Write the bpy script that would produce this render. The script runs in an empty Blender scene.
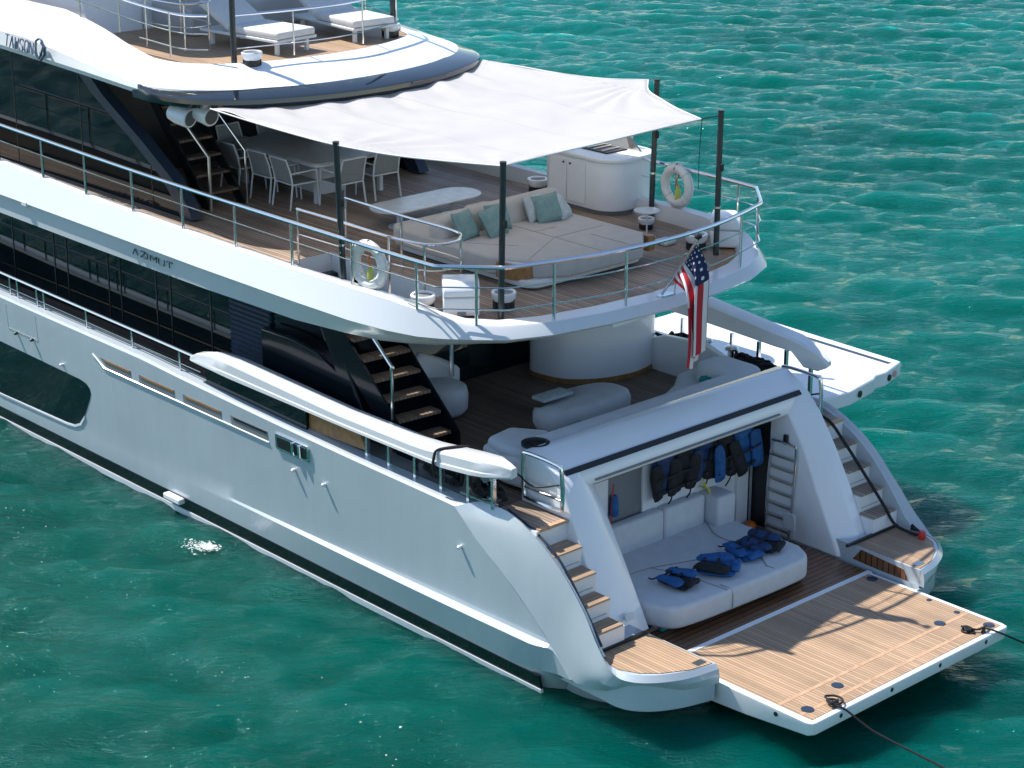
import bpy, bmesh, math, random
import numpy as np
from mathutils import Vector, Matrix
random.seed(7); rng = np.random.default_rng(11)
S = bpy.context.scene
COL = S.collection
R = math.radians

# ------------------------------------------------------------------ camera, sky, sun, exposure
cd = bpy.data.cameras.new('camera'); cam = bpy.data.objects.new('camera', cd); COL.objects.link(cam)
yaw, pit = R(42.4418737), R(19.32683125)
fwd = Vector((-math.cos(yaw)*math.cos(pit), math.sin(yaw)*math.cos(pit), -math.sin(pit)))
cam.location = (18.016, -21.657, 13.892)
cam.rotation_euler = fwd.to_track_quat('-Z', 'Y').to_euler()
cd.sensor_width = 36; cd.lens = 36*2100/1024; cd.clip_start = .5; cd.clip_end = 6000
S.camera = cam
SUN = Vector((-.66, -.235, 1.0)).normalized()          # towards the sun
w = bpy.data.worlds.new('World'); S.world = w; w.use_nodes = True
nt = w.node_tree; nt.nodes.clear()
sky = nt.nodes.new('ShaderNodeTexSky'); sky.sky_type = 'NISHITA'; sky.sun_disc = False
sky.sun_elevation = math.asin(SUN.z); sky.sun_rotation = math.atan2(SUN.x, SUN.y)
sky.dust_density = .15; sky.air_density = 1.0; sky.ozone_density = 1.4
bg = nt.nodes.new('ShaderNodeBackground'); bg.inputs[1].default_value = .128
out = nt.nodes.new('ShaderNodeOutputWorld')
nt.links.new(sky.outputs[0], bg.inputs[0]); nt.links.new(bg.outputs[0], out.inputs[0])
ld = bpy.data.lights.new('sun', 'SUN'); sun = bpy.data.objects.new('sun', ld); COL.objects.link(sun)
ld.energy = 5.0; ld.angle = R(.53); ld.color = (1, .955, .90)
sun.rotation_euler = (-SUN).to_track_quat('-Z', 'Y').to_euler(); sun.location = (0, 0, 40)
S.view_settings.view_transform = 'Standard'; S.view_settings.look = 'None'
S.view_settings.exposure = 0.50; S.view_settings.gamma = 1; S.view_settings.use_curve_mapping = False
S.cycles.max_bounces = 8; S.cycles.diffuse_bounces = 4; S.cycles.glossy_bounces = 4
S.cycles.sample_clamp_indirect = 6

# ------------------------------------------------------------------ materials
class NT:
    def __init__(s, name):
        s.m = bpy.data.materials.new(name); s.m.use_nodes = True
        s.t = s.m.node_tree; s.b = s.t.nodes['Principled BSDF']; s.co = None
    def n(s, typ, **kw):
        x = s.t.nodes.new('ShaderNode'+typ)
        for k, v in kw.items(): setattr(x, k, v)
        return x
    def l(s, a, b): s.t.links.new(a, b)
    def set(s, **kw):
        for k, v in kw.items(): s.b.inputs[k.replace('_', ' ')].default_value = v
    def coord(s):
        if not s.co: s.co = s.n('TexCoord')
        return s.co.outputs['Object']
    def math(s, op, a, b=None, c=None):
        x = s.n('Math', operation=op)
        for i, v in enumerate((a, b, c)):
            if v is None: continue
            if isinstance(v, (int, float)): x.inputs[i].default_value = v
            else: s.l(v, x.inputs[i])
        return x.outputs[0]
    def mapping(s, scale, src=None):
        x = s.n('Mapping'); x.inputs['Scale'].default_value = scale
        s.l(src or s.coord(), x.inputs[0]); return x.outputs[0]
    def noise(s, scale, detail=3, vec=None, rough=.55):
        x = s.n('TexNoise'); x.inputs['Scale'].default_value = scale
        x.inputs['Detail'].default_value = detail; x.inputs['Roughness'].default_value = rough
        s.l(vec or s.coord(), x.inputs['Vector']); return x.outputs['Fac']
    def ramp(s, f, stops):
        x = s.n('ValToRGB'); e = x.color_ramp.elements
        while len(e) < len(stops): e.new(.5)
        for i, (p, c) in enumerate(stops): e[i].position = p; e[i].color = (*c, 1)
        s.l(f, x.inputs[0]); return x.outputs[0]
    def mix(s, f, a, b, mode='MIX'):
        x = s.n('Mix', data_type='RGBA', blend_type=mode)
        for i, v in ((0, f), (6, a), (7, b)):
            if isinstance(v, (int, float)): x.inputs[i].default_value = v
            elif isinstance(v, tuple): x.inputs[i].default_value = (*v, 1)
            else: s.l(v, x.inputs[i])
        return x.outputs[2]
    def bump(s, h, strength=.3, dist=.01):
        x = s.n('Bump'); x.inputs['Strength'].default_value = strength; x.inputs['Distance'].default_value = dist
        s.l(h, x.inputs['Height']); s.l(x.outputs[0], s.b.inputs['Normal'])

def plain(name, col, rough=.5, metal=0, var=.06, scale=3, coat=0, bump=0, bscale=60, ior=None):
    k = NT(name); k.set(Roughness=rough, Metallic=metal, Coat_Weight=coat)
    if coat: k.set(Coat_Roughness=.04)
    if ior: k.set(IOR=ior)
    f = k.noise(scale, 4)
    c0 = tuple(max(0, x*(1-var)) for x in col); c1 = tuple(min(1, x*(1+var)) for x in col)
    k.l(k.ramp(f, [(.3, c0), (.7, c1)]), k.b.inputs['Base Color'])
    if bump: k.bump(k.noise(bscale, 3), bump, .004)
    return k.m

def teak(name, base, dark, axis=0, w=.058, rough=.55, vary=.42, stain=0.25):
    k = NT(name); sp = k.n('SeparateXYZ'); k.l(k.coord(), sp.inputs[0])
    across = sp.outputs[1-axis]
    u = k.math('DIVIDE', across, w); cell = k.math('FLOOR', u); fr = k.math('SUBTRACT', u, cell)
    wn = k.n('TexWhiteNoise', noise_dimensions='1D'); k.l(cell, wn.inputs['W'])
    sc = (1.1, 26, 26) if axis == 0 else (26, 1.1, 26)
    g = k.noise(1.6, 4, k.mapping(sc)); pat = k.noise(.9, 4)
    tone = k.math('ADD', k.math('MULTIPLY', wn.outputs[0], vary), k.math('MULTIPLY', g, .5))
    hi = tuple(min(1, x*1.22) for x in base); lo = tuple(x*.74 for x in base)
    c = k.ramp(tone, [(.2, lo), (.85, hi)])
    st = k.ramp(pat, [(.35, tuple([1-stain]*3)), (.62, (1, 1, 1))])
    c = k.mix(1., c, st, 'MULTIPLY')
    caulk = k.math('LESS_THAN', fr, .19)
    c = k.mix(caulk, c, dark)
    k.l(c, k.b.inputs['Base Color']); k.set(Roughness=rough)
    k.bump(k.math('ADD', k.math('MULTIPLY', caulk, -.8), k.math('MULTIPLY', g, .4)), .25, .004)
    return k.m

M = {}
M['white'] = plain('white_gelcoat', (.80, .815, .83), .22, var=.025, scale=.7, coat=.35)
M['white2'] = plain('white_moulding', (.79, .80, .815), .3, var=.04, scale=1.1, coat=.2)
M['hullpaint'] = plain('pearl_silver_hull_paint', (.40, .485, .54), .25, var=.03, scale=.5, coat=.4)
_k = NT('pearl_silver_hull_paint'); _k.set(Roughness=.24, Coat_Weight=1.0, Coat_Roughness=.02, Coat_IOR=1.5)
_f = _k.math('ADD', _k.math('MULTIPLY', _k.noise(.5, 4), .55), _k.math('MULTIPLY', _k.noise(1.4, 5, _k.mapping((2.2, 2.2, .10))), .45))
_k.l(_k.ramp(_f, [(.36, (.43, .49, .53)), (.52, (.46, .52, .56)), (.68, (.48, .545, .58))]), _k.b.inputs['Base Color'])
_k.bump(_k.noise(.9, 2), .05, .05)
M['hullpaint'] = _k.m
M['deckpaint'] = plain('pearl_white_paint', (.645, .67, .69), .26, var=.03, scale=.5, coat=.4)
M['grey'] = plain('warm_grey_panel', (.42, .43, .44), .45)
M['grey_wall'] = plain('grey_lining', (.19, .20, .21), .5)
M['black'] = plain('black_satin', (.012, .013, .015), .4)
M['rubber'] = plain('black_rubber', (.015, .015, .017), .6)
M['antifoul'] = plain('black_boot_top', (.008, .01, .012), .2)
M['glass'] = plain('dark_tinted_glass', (.003, .010, .012), .03, var=.2, ior=1.42)
M['gloss'] = plain('dark_gloss_panel', (.006, .009, .013), .12, ior=1.3)
M['visor'] = plain('smoked_visor', (.012, .018, .026), .06, ior=1.6, coat=.4)
M['carbon'] = plain('dark_blue_grey', (.02, .035, .06), .35)
M['louver'] = plain('louvre_blue_grey', (.03, .055, .09), .35)
M['chrome'] = plain('polished_steel', (.72, .73, .74), .14, 1, var=.03)
M['brass'] = plain('brushed_steel', (.55, .53, .5), .3, 1)
M['pole'] = plain('carbon_pole', (.018, .028, .034), .32, coat=.2)
M['teak'] = teak('bleached_teak', (.485, .325, .20), (.17, .11, .075))
M['teak_t'] = teak('bleached_teak_across', (.485, .325, .20), (.17, .11, .075), axis=1)
M['teak_edge'] = plain('teak_margin', (.50, .31, .185), .5, var=.2, scale=9)
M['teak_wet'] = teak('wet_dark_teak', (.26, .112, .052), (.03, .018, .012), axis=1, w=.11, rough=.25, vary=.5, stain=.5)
M['teak_grey'] = teak('weathered_teak', (.39, .285, .21), (.075, .06, .05), w=.075, stain=.35, vary=.75)
M['teak_dim'] = teak('shade_dark_teak', (.20, .14, .10), (.04, .032, .025), w=.075, stain=.35, vary=.75)  # teak darkened to put the covered decks' shade into its colour
M['wood'] = plain('varnished_wood', (.30, .155, .06), .35, var=.25, scale=12)
M['fabric'] = plain('beige_outdoor_fabric', (.46, .44, .42), .9, var=.05, scale=6, bump=.25, bscale=240)
M['fabric2'] = plain('light_grey_fabric', (.58, .59, .60), .9, var=.05, scale=6, bump=.25, bscale=240)
M['seam'] = plain('seam_piping', (.33, .32, .31), .9)
M['teal'] = plain('sage_teal_cushion', (.18, .285, .28), .9, var=.12, scale=14, bump=.3, bscale=160)
M['greycush'] = plain('pale_grey_cushion', (.43, .48, .49), .9, var=.12, scale=14, bump=.3, bscale=160)
M['marble'] = plain('pale_marble', (.55, .57, .58), .25, var=.12, scale=5)
M['tabletop'] = plain('grey_stone_top', (.48, .47, .45), .3, var=.12, scale=6)
M['alu'] = plain('white_powder_metal', (.62, .66, .67), .4)
M['mesh'] = plain('grey_mesh_sling', (.26, .275, .27), .7, bump=.4, bscale=320)
M['ring'] = plain('white_ring_foam', (.74, .73, .70), .5, var=.05)
M['yellow'] = plain('yellow_strap', (.58, .50, .06), .6)
M['lime'] = plain('lime_beacon', (.50, .52, .12), .5)
M['blue'] = plain('blue_nylon', (.008, .09, .27), .65, var=.3, scale=10, bump=.3, bscale=60)
M['navy'] = plain('navy_nylon', (.006, .035, .12), .65, var=.3, scale=10)
M['blackcloth'] = plain('black_nylon', (.008, .009, .012), .75, var=.4, scale=10, bump=.3, bscale=60)
M['red'] = plain('red_plastic', (.55, .03, .03), .45)
M['orange'] = plain('orange_plastic', (.65, .14, .02), .45)
M['rope'] = plain('black_rope', (.012, .012, .014), .8, bump=.5, bscale=200)
M['tealcloth'] = plain('teal_towel', (.02, .25, .27), .85)
M['cushwhite'] = plain('white_vinyl', (.66, .66, .65), .6, var=.04, scale=6, bump=.15, bscale=120)
M['letter'] = plain('dark_steel_letters', (.06, .09, .10), .3, .6)
M['letter2'] = plain('silver_blue_letters', (.16, .20, .27), .25, .8)
M['lens'] = plain('grey_grille', (.12, .13, .14), .5)
M['amber'] = plain('pinkish_lamp', (.65, .35, .33), .3)

k = NT('awning_cloth'); k.set(Roughness=.85, Sheen_Weight=.1)
f = k.noise(2.2, 4)
k.l(k.ramp(f, [(.3, (.73, .715, .715)), (.7, (.79, .775, .775))]), k.b.inputs['Base Color'])
sp = k.n('SeparateXYZ'); k.l(k.coord(), sp.inputs[0])
sm_ = k.math('LESS_THAN', k.math('FRACT', k.math('DIVIDE', k.math('ADD', sp.outputs[1], 20.3), 1.45)), .014)
k.l(k.mix(k.math('MULTIPLY', sm_, .5), k.b.inputs['Base Color'].links[0].from_socket, (.40, .39, .385)), k.b.inputs['Base Color'])
k.bump(k.noise(90, 3), .12, .003)
tr = k.n('BsdfTranslucent'); tr.inputs[0].default_value = (.88, .86, .83, 1)
mx = k.n('MixShader'); mx.inputs[0].default_value = .55
k.l(k.b.outputs[0], mx.inputs[1]); k.l(tr.outputs[0], mx.inputs[2])
k.l(mx.outputs[0], k.t.nodes['Material Output'].inputs[0]); M['awning'] = k.m

k = NT('striped_flag_cloth'); k.set(Roughness=.8)
uv = k.n('UVMap'); uv.uv_map = 'UVMap'; sp = k.n('SeparateXYZ'); k.l(uv.outputs[0], sp.inputs[0])
u, v = sp.outputs[0], sp.outputs[1]
stripe = k.math('LESS_THAN', k.math('FRACT', k.math('DIVIDE', k.math('MULTIPLY', v, 13), 2)), .5)
c = k.mix(stripe, (.70, .68, .68), (.50, .018, .035))
canton = k.math('MULTIPLY', k.math('LESS_THAN', u, .42), k.math('LESS_THAN', v, 7/13))
su = k.math('DIVIDE', u, .42/5.5); sv = k.math('DIVIDE', v, (7/13)/5)
row = k.math('FLOOR', sv)
su2 = k.math('ADD', su, k.math('MULTIPLY', k.math('MODULO', row, 2), .5))
dx = k.math('SUBTRACT', k.math('FRACT', su2), .5); dy = k.math('SUBTRACT', k.math('FRACT', sv), .5)
d2 = k.math('ADD', k.math('MULTIPLY', dx, dx), k.math('MULTIPLY', dy, dy))
star = k.math('LESS_THAN', d2, .035)
cc = k.mix(star, (.012, .018, .075), (.72, .72, .74))
k.l(k.mix(canton, c, cc), k.b.inputs['Base Color']); M['flag'] = k.m

k = NT('clear_acrylic'); k.set(Roughness=.05, Transmission_Weight=.95, IOR=1.3, Base_Color=(.95, .97, .97, 1)); M['acrylic'] = k.m

# sea: teal body colour, sharp sky and hull reflections, fine ripples
k = NT('sea_water'); k.set(Roughness=.07, IOR=1.333, Specular_IOR_Level=.27, Specular_Tint=(.22, .88, .92, 1), Subsurface_Weight=1.0, Subsurface_Radius=(.4, 1.5, 1.3), Subsurface_Scale=5.0)
sw = k.noise(.055, 3); pa = k.noise(.4, 4)
f = k.math('ADD', k.math('MULTIPLY', sw, .7), k.math('MULTIPLY', pa, .3))
c = k.ramp(f, [(.36, (.0, .062, .050)), (.50, (.0, .087, .072)), (.64, (.0, .112, .096))])
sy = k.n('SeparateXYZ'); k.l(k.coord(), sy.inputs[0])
port_dim = k.n('MapRange', interpolation_type='SMOOTHSTEP'); port_dim.inputs[1].default_value = -14; port_dim.inputs[2].default_value = 10
k.l(sy.outputs[1], port_dim.inputs[0])                                   # near-side water darkened in the colour, for its weaker sky reflection
c = k.mix(1., c, k.ramp(port_dim.outputs[0], [(0, (.44, .56, .48)), (1, (1, 1, 1))]), 'MULTIPLY')
wd = k.noise(1.1, 6, k.mapping((.8, .8, .8)), .7); wd2 = k.noise(.10, 2)
fr = k.math('MULTIPLY', k.math('SUBTRACT', wd, .665), 14)
fr.node.use_clamp = True
gate = k.math('MULTIPLY', k.math('SUBTRACT', wd2, .66), 12); gate.node.use_clamp = True
c = k.mix(k.math('MULTIPLY', k.math('MULTIPLY', fr, gate), .55), c, (.17, .11, .045))
k.l(c, k.b.inputs['Base Color'])
m0 = k.n('Mapping'); m0.inputs['Rotation'].default_value = (0, 0, R(42)); k.l(k.coord(), m0.inputs[0])
mp = k.n('Mapping'); mp.inputs['Scale'].default_value = (1.7, .62, 1); k.l(m0.outputs[0], mp.inputs[0])
h = k.math('ADD', k.math('MULTIPLY', k.noise(1.5, 6, mp.outputs[0], .62), 1.3), k.math('MULTIPLY', k.noise(5.5, 4, mp.outputs[0]), .32))
k.bump(h, .9, .19)
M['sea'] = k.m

# ------------------------------------------------------------------ mesh helpers
class MB:
    def __init__(s): s.v = []; s.f = []; s.uv = None
    def add(s, vs, fs):
        o = len(s.v); s.v += [tuple(p) for p in vs]; s.f += [tuple(i+o for i in f) for f in fs]; return s
    def box(s, c, d, rz=0, ry=0, rx=0):
        m = Matrix.Rotation(rz, 3, 'Z') @ Matrix.Rotation(ry, 3, 'Y') @ Matrix.Rotation(rx, 3, 'X'); c = Vector(c)
        vs = [c + m @ Vector((sx*d[0]/2, sy*d[1]/2, sz*d[2]/2)) for sx in (-1, 1) for sy in (-1, 1) for sz in (-1, 1)]
        return s.add(vs, [(0, 1, 3, 2), (4, 6, 7, 5), (0, 4, 5, 1), (2, 3, 7, 6), (0, 2, 6, 4), (1, 5, 7, 3)])
    def bx(s, x0, x1, y0, y1, z0, z1):
        return s.box(((x0+x1)/2, (y0+y1)/2, (z0+z1)/2), (abs(x1-x0), abs(y1-y0), abs(z1-z0)))
    def prism(s, poly, axis, a, b):
        def P(p, t):
            return {'x': (t, p[0], p[1]), 'y': (p[0], t, p[1]), 'z': (p[0], p[1], t)}[axis]
        n = len(poly)
        return s.add([P(p, a) for p in poly]+[P(p, b) for p in poly],
                     [tuple(range(n))[::-1], tuple(range(n, 2*n))]+[(i, (i+1) % n, n+(i+1) % n, n+i) for i in range(n)])
    def loft(s, rows, closed=False, caps=False, wrap=False):
        n = len(rows[0]); o = len(s.v)
        for r in rows: s.v += [tuple(p) for p in r]
        m = len(rows)
        for i in range(m if wrap else m-1):
            for j in range(n if closed else n-1):
                a, b = o+(i % m)*n+j, o+(i % m)*n+(j+1) % n; c, d = o+((i+1) % m)*n+(j+1) % n, o+((i+1) % m)*n+j
                s.f.append((a, b, c, d))
        if caps: s.f += [tuple(o+j for j in range(n))[::-1], tuple(o+(m-1)*n+j for j in range(n))]
        return s
    def tube(s, path, r, seg=8, closed=False):
        P = [Vector(p) for p in path]; rows = []; n = len(P); up = None
        for i, p in enumerate(P):
            a = P[i-1] if (i > 0 or closed) else p; b = P[(i+1) % n] if (i < n-1 or closed) else p
            t = (b-a); t = t.normalized() if t.length > 1e-9 else Vector((0, 0, 1))
            if up is None:
                up = Vector((0, 0, 1)) if abs(t.z) < .9 else Vector((1, 0, 0))
            e = (up - t*up.dot(t)).normalized(); up = e; g = t.cross(e)
            rr = r[i] if isinstance(r, (list, tuple)) else r
            rows.append([p+e*math.cos(q)*rr+g*math.sin(q)*rr for q in (2*math.pi*j/seg for j in range(seg))])
        return s.loft(rows, True, not closed, wrap=closed)
    def lathe(s, prof, c=(0, 0, 0), seg=24, sx=1, sy=1):
        rows = [[(c[0]+r*math.cos(2*math.pi*j/seg)*sx, c[1]+r*math.sin(2*math.pi*j/seg)*sy, c[2]+z) for j in range(seg)] for r, z in prof]
        return s.loft(rows, True, True)
    def build(s, name, mat, parent=None, bevel=0, seg=3, sharp=35, shift=None, sub=0):
        me = bpy.data.meshes.new(name)
        off = Vector(shift) if shift is not None else (wloc(parent) if parent else Vector())
        me.from_pydata([tuple(Vector(p)-off) for p in s.v], [], s.f)
        bm = bmesh.new(); bm.from_mesh(me)
        bmesh.ops.recalc_face_normals(bm, faces=bm.faces)
        bm.to_mesh(me); bm.free()
        me.materials.append(M[mat] if isinstance(mat, str) else mat)
        for p in me.polygons: p.use_smooth = True
        me.set_sharp_from_angle(angle=R(sharp))
        o = bpy.data.objects.new(name, me); COL.objects.link(o)
        if parent: o.parent = parent
        if shift is not None and not parent: o.location = off
        if bevel:
            m = o.modifiers.new('bevel', 'BEVEL'); m.width = bevel; m.segments = seg; m.limit_method = 'ANGLE'; m.angle_limit = R(40)
            m.harden_normals = False
            for p in me.polygons: p.use_smooth = True
            me.set_sharp_from_angle(angle=R(180))
            if seg < 3: me.set_sharp_from_angle(angle=R(sharp))
        if sub:
            m = o.modifiers.new('sub', 'SUBSURF'); m.levels = sub; m.render_levels = sub
        return o
def wloc(o):
    v = Vector()
    while o: v += o.location; o = o.parent
    return v
def tag(o, label, cat, group=None, kind=None):
    if label: o['label'] = label
    if cat: o['category'] = cat
    if group: o['group'] = group
    if kind: o['kind'] = kind
    return o
def thing(name, label, cat, loc=(0, 0, 0), rz=0, group=None):
    o = bpy.data.objects.new(name, None); COL.objects.link(o); o.location = loc; o.rotation_euler = (0, 0, rz)
    o.empty_display_size = .2
    return tag(o, label, cat, group)
def copy_tree(o, parent=None):
    c = o.copy(); COL.objects.link(c)
    if parent: c.parent = parent
    for ch in [x for x in S.objects if x.parent == o]: copy_tree(ch, c)
    return c
def dup(o, loc, rz=None, label=None):
    c = copy_tree(o); c.location = loc
    if rz is not None: c.rotation_euler = (0, 0, rz)
    if label: c['label'] = label
    return c
def spline(pts, n=8):
    P = [Vector(p) for p in pts]; P = [2*P[0]-P[1]]+P+[2*P[-1]-P[-2]]; out = []
    for i in range(1, len(P)-2):
        a, b, c, d = P[i-1:i+3]
        for k in range(n):
            t = k/n
            out.append(.5*((2*b)+(c-a)*t+(2*a-5*b+4*c-d)*t*t+(3*b-a-3*c+d)*t**3))
    out.append(P[-2]); return out
def interp(x, pts):
    return float(np.interp(x, [p[0] for p in pts], [p[1] for p in pts]))
def rrect(x0, x1, y0, y1, r, n=5):
    o = []
    for cx, cy, a0 in ((x1-r, y1-r, 0), (x0+r, y1-r, 90), (x0+r, y0+r, 180), (x1-r, y0+r, 270)):
        for i in range(n+1):
            a = R(a0+90*i/n); o.append((cx+r*math.cos(a), cy+r*math.sin(a)))
    return o
def mirror(pts): return [(p[0], -p[1], *p[2:]) for p in pts]

# ------------------------------------------------------------------ sea
def make_sea():
    fx = np.arange(-95, 14, .24); fy = np.arange(-30, 105, .24)
    def ext(a, lo, hi):
        g = [.35*1.33**i for i in range(1, 34)]
        l = a[0]-np.cumsum(g); h = a[-1]+np.cumsum(g)
        return np.concatenate([l[::-1], a, h])
    xs, ys = ext(fx, 0, 0), ext(fy, 0, 0)
    X, Y = np.meshgrid(xs, ys, indexing='ij'); Z = np.zeros_like(X)
    base = math.atan2(.74, -.67)+math.pi*.5
    r = np.random.default_rng(5)
    for lam, amp, cnt in ((7, .024, 5), (3.4, .022, 8), (2.0, .019, 11), (1.2, .015, 13), (.75, .010, 9)):
        for _ in range(cnt):
            th = math.atan2(-.67, .74)+r.normal(0, .46); l = lam*r.uniform(.75, 1.3); kk = 2*math.pi/l; ph = r.uniform(0, 6.28)
            s_ = np.sin(kk*(X*math.cos(th)+Y*math.sin(th))+ph)
            Z += amp*(1-np.abs(s_)**1.0*1.0 if False else s_)*.75 + amp*.35*(np.sin(2*kk*(X*math.cos(th)+Y*math.sin(th))+2*ph+1.2))*.4
    dist = np.maximum(np.maximum(-95-X, X-14), np.maximum(-30-Y, Y-105)); fade = np.clip(1-np.maximum(dist, 0)/12, 0, 1)
    calm = np.where(Y < -3.3, 1.12, 1.)*np.where(X < 0, np.clip(.3+np.maximum(np.abs(Y)-3.3, 0)/1.6, .3, 1), 1)                         # sheltered side of the hull
    Z *= fade*calm
    n, m = X.shape
    idx = np.arange(n*m).reshape(n, m)
    q = np.stack([idx[:-1, :-1], idx[1:, :-1], idx[1:, 1:], idx[:-1, 1:]], -1).reshape(-1, 4)
    me = bpy.data.meshes.new('water')
    me.vertices.add(n*m); me.vertices.foreach_set('co', np.stack([X, Y, Z], -1).astype(np.float32).ravel())
    me.loops.add(q.size); me.loops.foreach_set('vertex_index', q.ravel().astype(np.int32))
    me.polygons.add(len(q)); me.polygons.foreach_set('loop_start', np.arange(0, q.size, 4, dtype=np.int32))
    me.update(calc_edges=True); me.validate()
    for p in me.polygons: p.use_smooth = True
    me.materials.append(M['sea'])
    o = bpy.data.objects.new('water', me); COL.objects.link(o); o['kind'] = 'structure'
make_sea()

# ------------------------------------------------------------------ the yacht
Y = thing('motor_yacht', 'large white three-deck motor yacht with lowered stern platform, floating on teal water', 'yacht')
def half_breadth(x):
    return 3.6 if x > -20 else 3.6*(1-((-20-x)/17.5)**2*.93)
SHEER = [(-37, 4.0), (-28, 3.1), (-20, 2.72), (-15.7, 2.59), (-11, 2.56), (-9.8, 2.51), (-7.1, 2.43), (-5.2, 2.39), (-2.93, 2.36), (-2.5, 1.99), (-1.9, 1.6), (-1.3, 1.13), (-.95, .80), (-.6, .47)]
def knuckle(x): return .83-.0158*(-.85-x)
FL = .085
def hull_y(x, z, sh=2.45):
    hb = half_breadth(x)+.02
    return hb-FL*min(1, max(0, (sh-z)/(sh-.78)))
def lean(b):
    b.v = [(v[0], math.copysign(abs(v[1])+hull_y(v[0], v[2])-3.6, v[1]), v[2]) for v in b.v]; return b
def make_hull():
    b = MB()
    O = [(-2.93, -3.6, 2.36), (-2.5, -3.6, 1.99), (-1.9, -3.6, 1.6), (-1.3, -3.6, 1.13), (-.95, -3.6, .80), (-.6, -3.545, .47), (-.15, -3.46, .46), (.3, -3.27, .53), (.65, -2.96, .56), (.88, -2.6, .575), (1.0, -2.27, .585)]
    I = [(-2.6, -3.35, 2.45), (-2.05, -3.36, 2.46), (-1.5, -3.37, 2.27), (-.98, -3.37, 1.94), (-.50, -3.37, 1.45), (-.17, -3.39, 1.02), (.08, -3.42, .87), (.35, -3.36, .85), (.6, -3.14, .85), (.8, -2.75, .85), (.92, -2.27, .85)]
    SH3 = [(-2.6, -3.5, 2.44), (-2.05, -3.5, 2.45), (-1.45, -3.5, 2.36), (-.95, -3.5, 2.08), (-.5, -3.52, 1.62), (-.1, -3.52, 1.12), (.17, -3.5, .84), (.42, -3.42, .78), (.68, -3.15, .77), (.87, -2.75, .77), (.98, -2.27, .79)]
    SH2 = [(-2.8, -3.585, 2.41), (-2.25, -3.595, 2.32), (-1.65, -3.6, 2.06), (-1.15, -3.6, 1.70), (-.72, -3.6, 1.26), (-.33, -3.57, .83), (.03, -3.53, .62), (.36, -3.34, .67), (.68, -3.04, .68), (.90, -2.68, .69), (1.0, -2.27, .70)]
    for sg in (1, -1):
        xs = sorted(set(list(np.linspace(-37, -12, 26))+list(np.linspace(-12, -2.93, 40))+[-2.5, -1.9, -1.6, -1.3, -1.2, -1.1, -1.03, -.95, -.86, -.6]))
        rows = []
        for x in xs:
            hb = half_breadth(x); sh = interp(x, SHEER); kz = knuckle(x)
            dd = min(1, max(0, (x+10.2)/7.5)); ee = min(1, max(0, (-.86-x)/.45)); d = .13*dd*dd*(3-2*dd)*ee*ee*(3-2*ee)
            z0, zk = .34, min(kz, sh-.0)
            lowz = min(zk-.02, sh-.01); hiz = min(zk+.02, sh-.005)
            if sh < .9: d *= max(0, (sh-.47)/.43)
            tk_ = max(0, (x+1.75)/1.15)**1.5                       # run tucks up under the stern quarter
            zb = z0+.13*max(0, min(1, (x+1.7)/1.1)); zb = min(zb, sh-.03); hk = hull_y(x, kz); hs = hull_y(x, sh); yb = hk+d*.3-.02*tk_
            hz = lambda t: -sg*hull_y(x, hiz+(sh-hiz)*t)
            top = [(x, hz(.15), hiz+(sh-hiz)*.15), (x, hz(.9), sh-(sh-hiz)*.1), (x, hz(1), sh)]
            rows.append([(x, -sg*(hb*.84-1.4*tk_), -1.0), (x, -sg*(hk-.10-1.0*tk_), -.3+.2*tk_), (x, -sg*(hk-.03-.42*tk_), .0+.30*tk_), (x, -sg*yb, zb), (x, -sg*(yb+(hk+d-yb)*.85), zb+(lowz-zb)*.85),
                         (x, -sg*(hk+d), lowz), (x, -sg*hull_y(x, hiz), hiz)]+top)
        b.loft(rows)
        # rounded quarter between hull side and stair coaming / wing deck
        Oc, Ic, M3, M2 = spline(O, 4), spline(I, 4), spline(SH3, 4), spline(SH2, 4)
        Oc = [Vector((v.x, -hull_y(v.x, v.z) if v.x < -.58 else v.y, v.z)) for v in Oc]
        rows = []
        for i_, (p, m2, m3, q) in enumerate(zip(Oc, M2, M3, Ic)):
            t = min(1, max(0, (i_-13)/13)); t = t*t*(3-2*t)                          # shoulder panel first, round wing edge after
            e = q+Vector((.05, -.06, .035))
            A = [p, p*.68+e*.32+Vector((.0, -.012, .012)), p*.34+e*.66+Vector((.01, -.015, .02)), e*.85+p*.15+Vector((0, -.005, .012)), e, q*.5+e*.5+Vector((0, 0, .01)), q]
            B = [p, p*.5+m2*.5, m2, m2*.5+m3*.5, m3, m3*.5+q*.5, q]
            rows.append([((a*(1-t)+b_*t).x, (a*(1-t)+b_*t).y*sg, (a*(1-t)+b_*t).z) for a, b_ in zip(A, B)])
        rows.append([(.84, sg*-2.268, r_[2]) for r_ in rows[-1]]); b.loft(rows)
        # tucked-under stern bottom
        rows = []
        for p in Oc:
            if p.x < -.62: continue
            rows.append([(p.x, p.y*sg, p.z), (p.x-.25, (p.y+.22)*sg, p.z-.14), (p.x-.75, (p.y+.55)*sg, -.5)])
        b.loft(rows)
        # capping strip, inner bulwark
        xc = [x for x in xs if x <= -2.93]
        rows = [[(x, -sg*hull_y(x, interp(x, SHEER)), interp(x, SHEER)), (x, -sg*(half_breadth(x)-.02), interp(x, SHEER)+.03), (x, -sg*(half_breadth(x)-.26), interp(x, SHEER)+.045), (x, -sg*(half_breadth(x)-.30), interp(x, SHEER)+.02), (x, -sg*(half_breadth(x)-.31), 2.3)] for x in xc]
        rows.append([(-2.6, -sg*3.45, 2.405), (-2.6, -sg*3.42, 2.42), (-2.55, -sg*3.33, 2.44), (-2.5, -sg*3.30, 2.42), (-2.5, -sg*3.3, 2.3)])
        b.loft(rows)
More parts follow.
